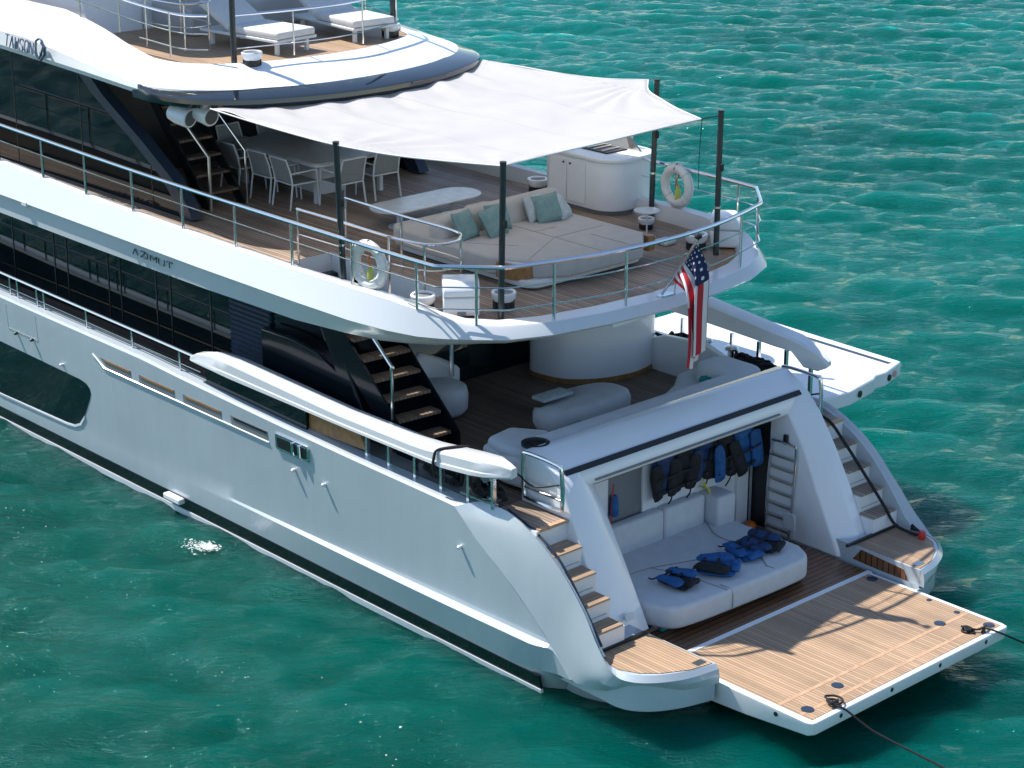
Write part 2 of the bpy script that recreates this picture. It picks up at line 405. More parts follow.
        # inner face of stair coaming down to steps
        b.loft([[(v.x, v.y*sg, v.z), (v.x, (v.y+.04)*sg, v.z-.02), (v.x, (v.y+.045)*sg, min(.8, v.z-.1))] for v in Ic[:22]])
        # wing body
        b.prism([(-2.4, 2.27*sg)]+[(v.x-.005, -v.y*sg*.998) for v in Ic[22:]][::-1]+[(-2.4, 3.4*sg)], 'z', .3, .845)
    # transom block closing the stern under deck
    b.bx(-36, -2.6, -3.25, 3.25, -.9, .5)
    return b.build('hull', 'hullpaint', Y, sharp=20)
hull = make_hull()
def side_plate(name, poly, mat, d=.006, y=-3.6, parent=hull, both=False):
    b = MB(); b.prism(poly, 'y', y-d, y+.01)
    if both: b.prism(poly, 'y', -y-.01, -y+d)
    return lean(b).build(name, mat, parent)
for nm, z0, z1, mt in (('boot_stripe', .085, .31, 'antifoul'), ('waterline_stripe', -.03, .080, 'white2')):
    b = MB()
    for sg in (1, -1):
        rows = []
        for x in list(np.linspace(-37, -20, 18))+list(np.linspace(-19, -1.2, 60)):
            hb = half_breadth(x); dd = min(1, max(0, (x+10.2)/7.5)); d = .13*dd*dd*(3-2*dd)*.3
            t = lambda z: hull_y(x, .7)-.03+(.03+d)*max(0, z)/.3
            ex = .02 if nm == 'waterline_stripe' else .008
            rows.append([(x, -sg*(t(z0)-.03), z0), (x, -sg*(t(z0)+ex), z0), (x, -sg*(t(z1)+ex), z1), (x, -sg*(t(z1)-.03), z1)])
        b.loft(rows, True, True)
    b.build(nm, mt, hull)
side_plate('hull_window', [(-24, .40), (-16.04, .60), (-13.72, .66), (-13.45, .69), (-13.25, .78), (-13.08, .96), (-12.86, 1.30), (-12.78, 1.45), (-12.80, 1.55), (-12.9, 1.62), (-13.1, 1.65), (-15.87, 1.69), (-24, 1.75)], 'glass')
b = MB(); b.prism([(-24, .355), (-16.04, .555), (-13.7, .615), (-13.44, .645), (-13.22, .74), (-13.09, .90), (-13.07, .96), (-13.09, .945), (-13.26, .77), (-13.46, .68), (-13.72, .65), (-16.04, .59), (-24, .39)], 'y', -3.618, -3.59)
lean(b).build('window_sill', 'white', hull)
# slot vents let into the topsides
for i, (a, c) in enumerate(((-12.25, -11.35), (-11.10, -10.03), (-9.78, -8.68), (-8.42, -7.42))):
    z = lambda x: 2.275-.02*(x+12.6)/5.2
    side_plate('slot_vent', [(a+(.18 if i == 0 else 0), z(a)-.17), (c, z(c)-.17), (c, z(c)-.01), (a-.1 if i == 0 else a, z(a)-.01)], 'grey_wall', .004)
    b = MB(); b.bx(a+.08, c-.03, -3.612, -3.602, z(a)-.06, z(a)-.025); lean(b).build('vent_trim', 'wood' if i < 3 else 'black', hull)
b = MB(); b.tube([(-12.55, -3.607, 2.27), (-12.2, -3.607, 2.09), (-7.4, -3.607, 2.065)], .014, 6); lean(b).build('vent_ledge', 'white', hull)
b = MB(); b.prism(rrect(-7.2, -6.33, 2.02, 2.3, .05), 'y', -3.63, -3.59); lean(b).build('fairlead_frame', 'chrome', hull, .01, 2)
b = MB(); b.prism(rrect(-7.14, -6.39, 2.07, 2.25, .03), 'y', -3.636, -3.6); lean(b).build('fairlead_opening', 'black', hull)
for x in (-6.72, -6.55):
    b = MB(); b.tube([(x, -3.645, 2.06), (x, -3.645, 2.26)], .028, 10); lean(b).build('fairlead_roller', 'chrome', hull)
for x, z in ((-15.18, 2.02), (-14.61, 2.03), (-13.64, 1.79), (-6.76, 1.785), (-5.99, 1.77), (-2.82, 1.76)):
    b = MB(); b.tube([(x, -3.59, z), (x, -3.64, z), (x, -3.67, z-.01)], [.02, .035, .024], 10); lean(b).build('drain_outlet', 'white' if x > -14 else 'letter', hull)
b = MB(); b.bx(-10.5, -10.02, -3.72, -3.58, .19, .29); lean(b).build('exhaust_flap', 'white', hull, .02, 2)
b = MB()
for p, q in (((-15.5, 2.05), (-15.5, 2.5)), ((-15.5, 2.05), (-14.45, 2.03)), ((-14.45, 2.03), (-14.45, 2.5))): b.box(((p[0]+q[0])/2, -3.601, (p[1]+q[1])/2), (abs(p[0]-q[0])+.012, .006, abs(p[1]-q[1])+.012))
lean(b).build('hatch_seam', 'grey', hull)

# main deck, saloon, cockpit
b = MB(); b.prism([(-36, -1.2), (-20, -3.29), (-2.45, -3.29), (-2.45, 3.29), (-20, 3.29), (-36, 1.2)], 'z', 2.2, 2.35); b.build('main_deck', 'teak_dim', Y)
for y0_ in (-3.29, 2.74): MB().bx(-2.46, -1.55, y0_, y0_+.55, 2.2, 2.352).build('boarding_deck', 'teak_grey', Y)
sal = MB()
sal.prism([(-30, 2.352), (-6.9, 2.352), (-7.0, 3.2), (-7.6, 4.5), (-30, 4.5)], 'y', -2.6, 2.6); sal = sal.build('saloon', 'glass', Y, .03, 2)
for x in (-16.9, -15.4, -14.95, -13.55, -13.15, -12.0, -11.55, -10.35):
    b = MB(); b.bx(x, x+.03, -2.61, -2.59, 2.38, 4.45); b.build('mullion', 'black', sal)
b = MB()
for i in range(22): b.box((-9.15, -2.64, 2.5+i*.085), (1.12, .035, .06), rx=R(25))
b.bx(-9.72, -8.58, -2.63, -2.60, 2.4, 4.42); b.build('louvre_panel', 'louver', sal)
b = MB(); b.prism([(-8.4, 2.36), (-5.9, 2.36), (-5.75, 2.72), (-6.05, 3.3), (-6.65, 4.3), (-6.95, 4.3), (-6.5, 3.4), (-6.9, 3.55), (-7.6, 3.62), (-8.4, 3.6)], 'y', -2.98, -2.6); b.build('stair_fairing', 'gloss', sal, .04, 2)
# inner cockpit stair
st = MB()
for k_ in range(2):
    y0 = (-3.0, -2.06)[k_]
    st.prism([(-4.9, 2.36), (-4.62, 2.36), (-4.62, 2.62), (-6.75, 4.55), (-7.15, 4.55), (-7.15, 4.4)], 'y', y0, y0+.04)
st.prism([(-4.98, 2.40), (-4.94, 2.40), (-6.95, 4.48), (-7.02, 4.46)], 'y', -2.95, -2.07)
st = st.build('cockpit_stair', 'gloss', Y)
for i in range(8):
    b = MB(); x = -4.78-.235*i; z = 2.62+.27*i
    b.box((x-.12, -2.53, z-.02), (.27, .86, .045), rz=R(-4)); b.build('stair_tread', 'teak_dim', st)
b = MB(); b.tube(spline([(-5.02, -3.02, 2.95), (-5.02, -3.02, 3.72), (-5.1, -3.02, 3.86), (-6.2, -3.02, 4.75)], 4), .028, 8); b.build('handrail', 'chrome', st)
b = MB(); b.tube([(-4.95, -1.9, 3.4), (-4.95, -1.9, 4.3)], .035, 8); b.build('handrail', 'chrome', st)
# curved bar drum on the aft deck
outl = spline([(-6.48, 2.2, 0), (-6.46, 1.4, 0), (-6.40, 1.09, 0), (-5.75, 1.17, 0), (-5.35, 1.58, 0), (-5.18, 2.1, 0), (-5.17, 2.5, 0), (-5.32, 2.95, 0), (-5.65, 3.12, 0), (-6.3, 3.12, 0), (-6.48, 2.8, 0)], 5)
b = MB(); b.prism([(p.x, p.y) for p in outl], 'z', 2.44, 4.36); drum = b.build('deck_drum', 'white2', Y, sharp=40)
b = MB(); b.prism([(-6.1+(p.x+6.1)*1.012, 2.1+(p.y-2.1)*1.012) for p in outl], 'z', 2.352, 2.44); b.build('drum_plinth', 'wood', drum)
# mooring recess either side of the aft deck
for sg in (-1, 1):
    b = MB(); rows = []
    for x in np.linspace(-8.6 if sg > 0 else -3.2, -2.75, 14):
        t = 2.42 if sg < 0 else interp(x, [(-8.6, 2.45), (-6, 2.62), (-5, 3.0), (-4.1, 3.08), (-3.5, 2.9), (-3.0, 2.8), (-2.75, 2.6)])
        rows.append([(x, sg*2.84, 2.352), (x, sg*2.84, t-.02), (x, sg*2.86, t), (x, sg*2.93, t), (x, sg*2.95, t-.02), (x, sg*2.95, 2.352)])
    b.loft(rows, True, True); w_ = b.build('mooring_bulwark', 'white2', Y)
    b = MB(); b.bx(-5.6, -2.62, sg*2.96, sg*3.28, 2.353, 2.72 if sg > 0 else 2.40); b.build('mooring_shelf', 'grey_wall', w_)
    # folded wing cap on short pillars
    b = MB(); rows = []
    for i, x in enumerate(list(np.linspace(-9.6, -8.4, 7))+list(np.linspace(-8, -2.9, 16))+[-2.6, -2.35, -2.1, -1.95]):
        if sg < 0:
            lo = interp(x, [(-9.6, 2.86), (-9.3, 2.85), (-7.1, 2.84), (-5.4, 2.83), (-3.2, 2.84), (-2.5, 2.92), (-1.95, 3.0)])
            hi = interp(x, [(-9.6, 2.94), (-9.4, 3.04), (-9.0, 3.12), (-8.4, 3.14), (-7.3, 3.10), (-5.6, 3.04), (-3.7, 3.05), (-2.7, 3.17), (-2.2, 3.20), (-1.95, 3.15)])
            yo = -interp(x, [(-9.6, 3.56), (-8.5, 3.62), (-2.5, 3.62), (-2.25, 3.58), (-1.95, 3.42)])
            yi = -interp(x, [(-9.6, 3.42), (-8.6, 3.22), (-2.9, 3.20), (-2.35, 3.18), (-1.95, 3.30)])
        else:
            lo = interp(x, [(-9.6, 3.35), (-4.6, 3.28), (-2.6, 3.21), (-2.35, 3.0), (-2.1, 2.98), (-1.95, 3.06)])
            hi = interp(x, [(-9.6, 3.78), (-4.6, 3.62), (-2.5, 3.42), (-2.1, 3.27), (-1.95, 3.16)])
            yo = interp(x, [(-9.6, 3.56), (-8.5, 3.60), (-2.5, 3.60), (-2.1, 3.56), (-1.95, 3.5)])
            yi = interp(x, [(-9.6, 3.42), (-8.6, 3.22), (-2.9, 3.22), (-2.3, 3.28), (-1.95, 3.38)])
        m_ = (yi-yo)
        if sg < 0:
            sec = [(x, yo+m_*.10, lo), (x, yo, lo+.025), (x, yo+m_*.01, lo+(hi-lo)*.30), (x, yo+m_*.04, lo+(hi-lo)*.36), (x, yo+m_*.05, hi-.045), (x, yo+m_*.10, hi-.012), (x, yo+m_*.2, hi), (x, yi-m_*.15, hi), (x, yi-m_*.03, hi-.025), (x, yi, hi-.08), (x, yi, lo+.02)]
        else:
            sec = [(x, yo, lo+.03), (x, yo, hi-.03), (x, yo+m_*.08, hi), (x, yi-m_*.2, hi), (x, yi-m_*.05, hi-.03), (x, yi, lo+.03), (x, yi-m_*.08, lo)]
        rows.append(sec)
    b.loft(rows, True, True)
    wc = b.build('bulwark_wing', 'deckpaint' if sg < 0 else 'white2', Y, sharp=28)
    for x in (-5.12, -4.6, -4.0, -3.41, -2.82, -2.3):
        b = MB(); b.bx(x-.025, x+.025, sg*3.4, sg*3.46, 2.4, 2.95 if sg < 0 else 3.15); b.build('wing_pillar', 'chrome', wc)
b = MB(); b.tube([(-3.0, -3.43, 2.5), (-2.6, -3.42, 2.5), (-2.25, -3.4, 2.52)], .02, 6); b.build('mooring_bar', 'chrome', wc)
b = MB(); b.bx(-9.3, -6.6, -3.46, -3.43, 2.42, 2.82); b.build('wing_glass', 'glass', wc)
b = MB(); b.prism([(-6.6, 2.45), (-5.2, 2.5), (-5.35, 2.75), (-6.6, 2.78)], 'y', -3.40, -3.36); b.build('wing_bracket', 'wood', wc)

# side deck railing, port and starboard
def railing(name, path, r_top, posts, mids, parent=Y, r_post=.016, mid_r=.011, foot=None, n=6):
    root = MB().tube(spline(path, n), r_top, 8).build(name, 'chrome', parent)
    for m in mids:
        MB().tube(spline(m, n), mid_r, 6).build('mid_rail', 'chrome', root)
    for a, c in posts:
        MB().tube([a, c], r_post, 8).build('stanchion', 'chrome', root)
    return root
for sg in (-1, 1):
    zt = lambda x: interp(x, [(-20, 3.06), (-15.6, 2.99), (-9.4, 2.91)])
    xs = [-19, -18, -17.2, -15.6, -15.33, -14.64, -14.40, -12.97, -11.51, -10.07]
    if sg > 0: xs = [-19, -17.5, -16, -14.5, -13, -11.5, -10.07]
    railing('side_railing', [(x, sg*3.45, zt(x)) for x in (-20, -15.6, -12, -9.45)], .024,
            [((x, sg*3.45, interp(x, SHEER)), (x, sg*3.45, zt(x))) for x in xs],
            [[(x, sg*3.45, zt(x)-.24) for x in (-20, -15.6, -12, -9.45)]], r_post=.02)

# garage: side walls, coaming, fittings
prof = [(-2.48, .56), (-2.48, 3.06), (-2.38, 3.13), (-2.2, 3.13), (-1.86, 2.95), (-1.72, 2.86), (-1.56, 2.62), (-1.3, 2.13), (-1.02, 1.55), (-.80, 1.05), (-.66, .68), (-.64, .56)]
pin = prof[:5]+[(-1.93, 2.82), (-1.88, 2.60), (-1.52, 2.08), (-1.19, 1.55), (-.88, 1.02), (-.69, .68), (-.66, .56)]
prof2 = prof[:6]+[(-1.50, 2.62), (-1.16, 2.13), (-.82, 1.55), (-.58, 1.05), (-.42, .68), (-.38, .56)]
pin2 = prof[:5]+[(-1.86, 2.82), (-1.70, 2.62), (-1.38, 2.13), (-1.10, 1.55), (-.83, 1.02), (-.66, .68), (-.62, .56)]
def post(po, pi, yo, yi, name, par):
    lp = lambda pr, y: [(x, y, z) for x, z in pr]
    ym = yo+(yi-yo)*.45
    return MB().loft([lp(po, yo), lp(po, ym), lp(pi, yi)], True, True).build(name, 'white', par, .03, 3)
gar = post(prof, pin, -2.74, -1.89, 'garage_frame', Y)
post(prof2, pin2, 2.74, 2.22, 'frame_post', gar)
b = MB().prism([(-2.48, 2.62), (-2.48, 3.08), (-2.40, 3.14), (-2.2, 3.14), (-1.86, 2.955), (-1.76, 2.86), (-1.72, 2.66), (-1.76, 2.60)], 'y', -2.745, 2.745); b.build('coaming', 'white', gar, .016, 3)
b = MB().box((-1.775, 0, 2.905), (.085, 5.1, .02), ry=R(46)); b.build('rubber_seal', 'black', gar)
b = MB().bx(-1.725, -1.70, -2.0, 2.0, 2.672, 2.70); b.build('trim_line', 'grey_wall', gar)
b = MB().bx(-2.62, -2.5, -1.89, 2.21, .5, 3.0); b.build('back_wall', 'grey_wall', gar)
b = MB().bx(-2.497, -2.46, -.24, 1.86, .56, 2.6); b.bx(-2.497, -2.40, 1.861, 2.12, .56, 2.6); b.build('back_panel', 'white2', gar)
b = MB().bx(-2.497, -2.47, -1.89, -.98, .56, 2.6); b.build('back_panel', 'white2', gar)
b = MB().bx(-2.39, -2.06, 2.203, 2.225, .6, 2.55); b.build('side_opening', 'black', gar)
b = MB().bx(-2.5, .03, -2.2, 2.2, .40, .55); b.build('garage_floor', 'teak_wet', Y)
b = MB().bx(-2.4, -.55, -2.3, 2.3, .3, .39); b.bx(-.55, .03, -2.26, 2.26, .2, .39); b.build('floor_base', 'grey', Y)
b = MB().prism([(-1.45, .9), (-1.2, .9), (-1.2, 1.14), (-1.25, 1.19), (-1.4, 1.19), (-1.45, 1.14)], 'y', 1.865, 1.892); b.build('speaker_grille', 'grey', gar, .02, 2)
for z in (1.05, 2.02):
    x = -.80-.53*(z-1.05)
    for y in (2.42,):
        b = MB().lathe([(.05, 0), (.05, .012), (.03, .016)], (0, 0, 0), 14); o = b.build('stud', 'brass', gar); o.location = (x+.05, y, z); o.rotation_euler = (0, R(62), 0)
b = MB().box((-.70, -2.3, .98), (.02, .16, .10), ry=R(-24)); b.build('courtesy_light', 'cushwhite', gar)
b = MB().prism([(.12, .60), (.72, .60), (.62, .76), (-.2, .82), (-.35, .62)], 'y', 2.262, 2.275); b.build('locker_recess', 'teak_wet', Y)
# stairs to the wings
for sg in (-1, 1):
    steps = [(-.40, 1.15), (-.66, 1.45), (-.94, 1.75), (-1.22, 2.05), (-1.52, 2.35)]
    poly = [(-2.45, .5), (-.36, .5)]
    for i, (x, z) in enumerate(steps):
        poly += [(x+.04 if i == 0 else x+.0, z-.03)]
        if i < 4: poly += [(steps[i+1][0], z-.03)]
    poly += [(-2.45, 2.32)]
    s0 = MB().prism(poly, 'y', sg*2.74, sg*3.33).build('transom_stair', 'white2', Y)
    for i, (x, z) in enumerate(steps[:4]):
        nx = steps[i+1][0]
        MB().bx(nx+.01, x+.035, sg*2.76, sg*3.30, z-.03, z).build('stair_tread', 'teak_grey' if sg > 0 else 'teak_t', s0, .006, 2)  # starboard treads take the greyer teak, shade put into their colour
        MB().bx(x+.002, x+.006, sg*2.80, sg*3.27, z-.24, z-.225).build('riser_line', 'grey', s0)
    MB().bx(-1.56, -1.49, sg*2.75, sg*3.3, 2.31, 2.355).build('stair_nosing', 'teak_edge', s0)
    Wd = [(-.33, 2.30), (.885, 2.30), (.82, 2.66), (.63, 3.02), (.42, 3.25), (.15, 3.38), (-.15, 3.36), (-.33, 3.30)]
    wd = MB().prism([(x, sg*y) for x, y in Wd], 'z', .84, .856).build('wing_deck', 'teak', Y)
    MB().bx(.70, .82, sg*2.34, sg*2.52, .856, .862).build('deck_plate', 'brass', wd)
    MB().bx(-.375, -.33, sg*2.1, sg*3.34, .86, 1.02 if False else .90).build('step_gasket', 'black', wd)
    g = MB(); y = sg*2.80
    g.tube(spline([(-2.33, y, 2.47), (-2.36, y, 2.6), (-2.36, y, 3.05), (-2.28, y, 3.14), (-1.68, y, 3.13), (-1.58, y, 3.04), (-1.56, y, 2.56), (-1.64, y, 2.47), (-2.25, y, 2.46)], 4),   .031, 8, True)
    gt = g.build('boarding_gate', 'chrome', Y)
    MB().tube([(-2.36, y, 2.62), (-1.57, y, 2.62)], .02, 6).build('gate_bar', 'brass', gt)
    MB().tube(spline([(-2.5, y+sg*.03, 2.80), (-2.1, y+sg*.05, 2.70), (-1.6, y+sg*.03, 2.86)], 5), .014, 6).build('gate_strap', 'rubber', gt)
b = MB().tube(spline([(-2.15, -3.29, 2.46), (-1.6, -3.29, 2.30), (-1.1, -3.29, 2.03), (-.6, -3.31, 1.52), (-.2, -3.34, 1.05)], 5), .018, 6); b.build('coaming_rail', 'carbon', Y)

# swim platform
L = 2.585
pf = MB()
rows = []
for x, zb in ((.04, .13), (1.4, .21), (L-.12, .32), (L-.02, .36), (L, .40)):
    yy = 2.2 if x < L-.05 else (2.17 if x < L-.01 else 2.12)
    rows.append([(x, -yy, .55), (x, -yy, .5), (x, -yy+.05, zb), (x, yy-.05, zb), (x, yy, .5), (x, yy, .55)])
pf.loft(rows, True, True)
pf = pf.build('swim_platform', 'white', Y, .015, 2)
MB().bx(.09, L-.09, -2.11, 2.11, .551, .557).build('platform_planking', 'teak', pf)
for x in (L-.28, L-.66):
    MB().bx(x-.03, x+.03, -2.11, 2.11, .5575, .5595).build('margin_board', 'teak_edge', pf)
MB().bx(.0, .085, -2.2, 2.2, .545, .565).build('hinge_strip', 'white', pf)
for x, y, r_ in ((.24, 2.0, .085), (1.87, 1.5, .085), (2.1, -1.1, .085), (2.27, -1.93, .09), (2.38, 1.98, .085), (1.28, 2.03, .04), (1.81, 1.99, .045)):
    MB().lathe([(r_, 0), (r_, .008), (r_*.7, .012)], (x, y, .557), 18).build('flush_fitting', 'carbon', pf)
for y in (1.64, .56, -.52, -1.61):
    o = MB().lathe([(.035, 0), (.035, .012), (.02, .014)], (0, 0, 0), 12).build('edge_light', 'black', pf); o.location = (L-.012, y, .475); o.rotation_euler = (0, R(90), 0)
o = MB().lathe([(.035, 0), (.035, .012), (.02, .014)], (0, 0, 0), 12).build('edge_light', 'black', pf); o.location = (1.95, -2.19, .46); o.rotation_euler = (R(90), 0, 0)

# starboard fold-down balcony
bal = MB().prism([(-7.1, 3.62), (-2.2, 3.62), (-2.15, 4.3), (-2.3, 5.1), (-2.38, 5.25), (-2.36, 5.5), (-2.55, 6.15), (-7.1, 6.3)], 'z', 2.14, 2.40).build('fold_out_balcony', 'white', Y, .03, 2)
MB().prism([(-7.05, 5.95), (-2.62, 5.86), (-2.6, 5.95), (-7.05, 6.05)], 'z', 2.401, 2.407).build('balcony_track', 'carbon', bal)
for y, m_ in ((4.6, 'black'), (5.62, 'black'), (5.85, 'amber')):
    o = MB().lathe([(.06, 0), (.06, .015), (.04, .018)], (0, 0, 0), 12).build('balcony_stud', m_, bal)
    o.location = (interp(y, [(4.3, -2.15), (5.1, -2.3), (5.5, -2.36), (6.15, -2.55)])+.01, y, 2.27); o.rotation_euler = (0, R(90), R(8))

# upper deck
SEC = [  # top(x,y,z), crease, bottom  (half breadth positive)
 ((-36, .9, 5.7), (-36, 1.0, 5.1), (-36, .9, 4.6)), ((-28, 2.7, 5.45), (-28, 2.95, 4.8), (-28, 2.8, 4.35)),
 ((-20, 3.44, 5.28), (-20, 3.72, 4.70), (-20, 3.66, 4.28)), ((-15.4, 3.47, 5.2), (-15.4, 3.73, 4.66), (-15.4, 3.66, 4.28)),
 ((-12, 3.47, 5.10), (-12, 3.72, 4.64), (-12, 3.65, 4.26)), ((-9, 3.47, 5.07), (-9, 3.72, 4.62), (-9, 3.64, 4.26)),
 ((-6.5, 3.47, 5.07), (-6.5, 3.71, 4.62), (-6.6, 3.60, 4.28)), ((-5.2, 3.46, 5.08), (-5.2, 3.68, 4.62), (-5.5, 3.47, 4.30)),
 ((-4.5, 3.43, 5.08), (-4.4, 3.6, 4.63), (-4.9, 3.32, 4.3)), ((-4.0, 3.38, 5.04), (-3.85, 3.5, 4.65), (-4.5, 3.1, 4.3)),
 ((-3.6, 3.27, 4.95), (-3.45, 3.36, 4.68), (-4.15, 2.82, 4.3)), ((-3.25, 3.08, 4.885), (-3.08, 3.12, 4.7), (-3.85, 2.5, 4.31)),
 ((-2.9, 2.74, 4.862), (-2.74, 2.76, 4.7), (-3.6, 2.1, 4.32)), ((-2.6, 2.15, 4.86), (-2.46, 2.15, 4.71), (-3.42, 1.6, 4.34)),
 ((-2.38, 1.2, 4.86), (-2.26, 1.2, 4.72), (-3.3, .9, 4.35)), ((-2.28, 0, 4.86), (-2.17, 0, 4.72), (-3.25, 0, 4.35))]
def upper_rows(fn):
    rows = [fn(s, -1) for s in SEC]; rows += [fn(s, 1) for s in SEC[-2::-1]]; return rows
def f_up(s, g):
    t, c, b_ = s; k_ = min(1, max(0, (t[0]+6)/3.6))                # inner lip grows flatter aft
    ins = .10+.24*k_
    d = Vector((t[0]+7, t[1], 0)) if t[0] > -5 else Vector((0, 1, 0)); d.normalize()
    q = Vector((t[0], t[1], 0))-d*ins; q2 = q-d*.05
    zt = max(t[2], 4.81)
    return [(q2.x, g*q2.y, 4.6), (q2.x, g*q2.y, 4.81), (q.x, g*q.y, zt-.0 if k_ > .5 else zt-.02), (t[0], g*t[1], zt), (t[0]+.25*(c[0]-t[0]), g*(t[1]+.25*(c[1]-t[1])), zt-.03),
            (c[0], g*c[1], c[2]), (c[0]-.02, g*(c[1]-.05 if c[1] > .5 else 0), c[2]-.03), (c[0]+.3*(b_[0]-c[0]), g*(c[1]-.06+.22*(b_[1]-c[1]+.06) if c[1] > .5 else 0), c[2]-.15), (b_[0], g*b_[1], b_[2]), (b_[0]*1.0-.4 if b_[0] > -6 else b_[0], g*(b_[1]-.35) if b_[1] > .5 else 0, b_[2]+.03)]
up = MB().loft(upper_rows(f_up)).build('upper_bulwark', 'deckpaint', Y, sharp=24)
# deck plates leave the stair well open
def edge_y(x): return interp(x, [(-36, .7), (-28, 2.5), (-20, 3.28), (-15, 3.33), (-5.2, 3.32), (-4.5, 3.26), (-4.1, 3.18), (-3.75, 3.02), (-3.4, 2.8), (-3.1, 2.5), (-2.85, 2.05), (-2.65, 1.2), (-2.56, 0)])
H0, H1, HY0, HY1 = -7.75, -4.75, -2.92, -2.0
xs_ = sorted(set(list(np.linspace(-36, -5, 16))+[H0, H1]+list(np.linspace(-4.7, -2.6, 16))))
dk = MB(); ce = MB()
for z, mb, q in ((4.8, dk, 0), (4.36, ce, 0)):
    for x0, x1 in zip(xs_[:-1], xs_[1:]):
        y0, y1 = edge_y(x0), edge_y(x1)
        if mb is ce:
            y0, y1 = min(y0, interp(x0, [(-36, .8), (-20, 3.3), (-6, 3.2), (-4.5, 2.9), (-3.9, 2.2), (-3.45, 1.2), (-3.3, 0)])), min(y1, interp(x1, [(-36, .8), (-20, 3.3), (-6, 3.2), (-4.5, 2.9), (-3.9, 2.2), (-3.45, 1.2), (-3.3, 0)]))
            if x1 > -3.3: continue
        if H0-.001 <= x0 and x1 <= H1+.001:
            mb.add([(x0, -y0, z), (x1, -y1, z), (x1, HY0, z), (x0, HY0, z)], [(0, 1, 2, 3)])
            mb.add([(x0, HY1, z), (x1, HY1, z), (x1, y1, z), (x0, y0, z)], [(0, 1, 2, 3)])
        else: mb.add([(x0, -y0, z), (x1, -y1, z), (x1, y1, z), (x0, y0, z)], [(0, 1, 2, 3)])
dk.build('upper_deck', 'teak_grey', Y)
ce.bx(H0, H1, HY0-.02, HY0, 4.36, 4.799); ce.bx(H0, H1, HY1, HY1+.02, 4.36, 4.799); ce.bx(H0-.02, H0, HY0, HY1, 4.36, 4.799); ce.bx(H1, H1+.02, HY0, HY1, 4.36, 4.799)
ce.build('cockpit_ceiling', 'white2', Y)
b = MB()
for g in (-1, 1):
    pts = [(x, g*(edge_y(x)-.0)) for x in np.linspace(-3.9, -2.57, 14)]; ip = [(x-.22, g*max(0, y_*g-.12)*1.0) for x, y_ in pts]
    b.loft([[(p[0], p[1], 4.8035), (q[0], q[1], 4.8035)] for p, q in zip(pts, ip)])
b.build('deck_grating', 'wood', Y)
b = MB().tube([(-8.4, -3.7, 4.6), (-8.4, -3.7, 4.6001)], .01, 4)
b = MB().bx(-14.42, -14.25, -3.74, -3.60, 4.60, 4.68); b.build('side_lamp', 'white', up, .01, 2)
b = MB().bx(-2.75, -2.45, -.95, -.2, 4.55, 4.66); b.build('underside_lamp', 'white2', up, .02, 2)
# AZIMUT lettering on the bulwark
def strokes(mb, ch, x, z, w_, h, y, t, lean=0):
    Lt = {'A': [[(0, 0), (.5, 1), (1, 0)]], 'Z': [[(0, 1), (1, 1), (0, 0), (1, 0)]], 'I': [[(.5, 0), (.5, 1)]], 'M': [[(0, 0), (0, 1), (.5, .35), (1, 1), (1, 0)]],
          'U': [[(0, 1), (0, .15), (.15, 0), (.85, 0), (1, .15), (1, 1)]], 'T': [[(0, 1), (1, 1)], [(.5, 1), (.5, 0)]],
          'W': [[(0, 1), (.25, 0), (.5, .7), (.75, 0), (1, 1)]], 'S': [[(1, .85), (.8, 1), (.2, 1), (0, .8), (.1, .58), (.9, .42), (1, .2), (.8, 0), (.2, 0), (0, .15)]],
          'O': [[(.2, 0), (0, .2), (0, .8), (.2, 1), (.8, 1), (1, .8), (1, .2), (.8, 0), (.2, 0)]], 'N': [[(0, 0), (0, 1), (1, 0), (1, 1)]], 'H': [[(.2, .45), (.8, .45)]]}[ch]
    for ln in Lt:
        for p, q in zip(ln[:-1], ln[1:]): mb.tube([(x+p[0]*w_, y+lean*(p[1]*h), z+p[1]*h), (x+q[0]*w_, y+lean*(q[1]*h), z+q[1]*h)], t, 4)
b = MB()
for i, ch in enumerate('AZIMUT'):
    strokes(b, ch, (-10.93, -10.70, -10.50, -10.40, -10.16, -9.94)[i], 4.43-.004*i, (.15, .15, .02, .17, .16, .17)[i], .10, -3.684, .0115, 0)
b.build('lettering', 'letter', up)
# railing round the upper deck
zt = lambda x: interp(x, [(-20, 5.95), (-15, 5.86), (-11, 5.78), (-8, 5.75), (-5.5, 5.73), (-3, 5.72)])
half = [(-18, 3.52), (-14, 3.52), (-11, 3.50), (-8, 3.48), (-6.2, 3.45), (-5, 3.43), (-4.2, 3.41), (-3.66, 3.385), (-3.54, 3.36), (-3.46, 3.28), (-2.93, 2.77), (-2.85, 2.67), (-2.80, 2.55), (-2.62, 1.95), (-2.45, 1.2), (-2.37, .5), (-2.36, 0)]
def railpath(dz, aft=False, x0=-99):
    pts = [(x, -y_, zt(x)+dz) for x, y_ in half if x > x0]; return pts+[(x, -y_, z) for x, y_, z in pts[-2::-1]]
posts = []
for x, y_, zf in ((-17, 3.5, 5.2), (-15.5, 3.5, 5.18), (-13.99, 3.5, 5.15), (-12.59, 3.5, 5.10), (-11.15, 3.49, 5.06), (-9.7, 3.48, 5.06), (-8.26, 3.47, 5.06), (-6.81, 3.46, 5.06), (-5.37, 3.44, 5.06), (-3.95, 3.40, 5.02), (-3.15, 2.98, 4.86), (-2.62, 1.98, 4.86), (-2.40, .75, 4.86)):
    for g in (-1, 1): posts.append(((x, g*y_, zf), (x, g*(y_-.0), zt(x))))
posts.append(((-3.35, 3.2, 4.88), (-3.35, 3.2, 5.72)))
mids = [railpath(-.30)]
mids.append(railpath(-.62, x0=-4.5))
ur = railing('upper_railing', railpath(0), .033, posts, mids, r_post=.022, n=4)
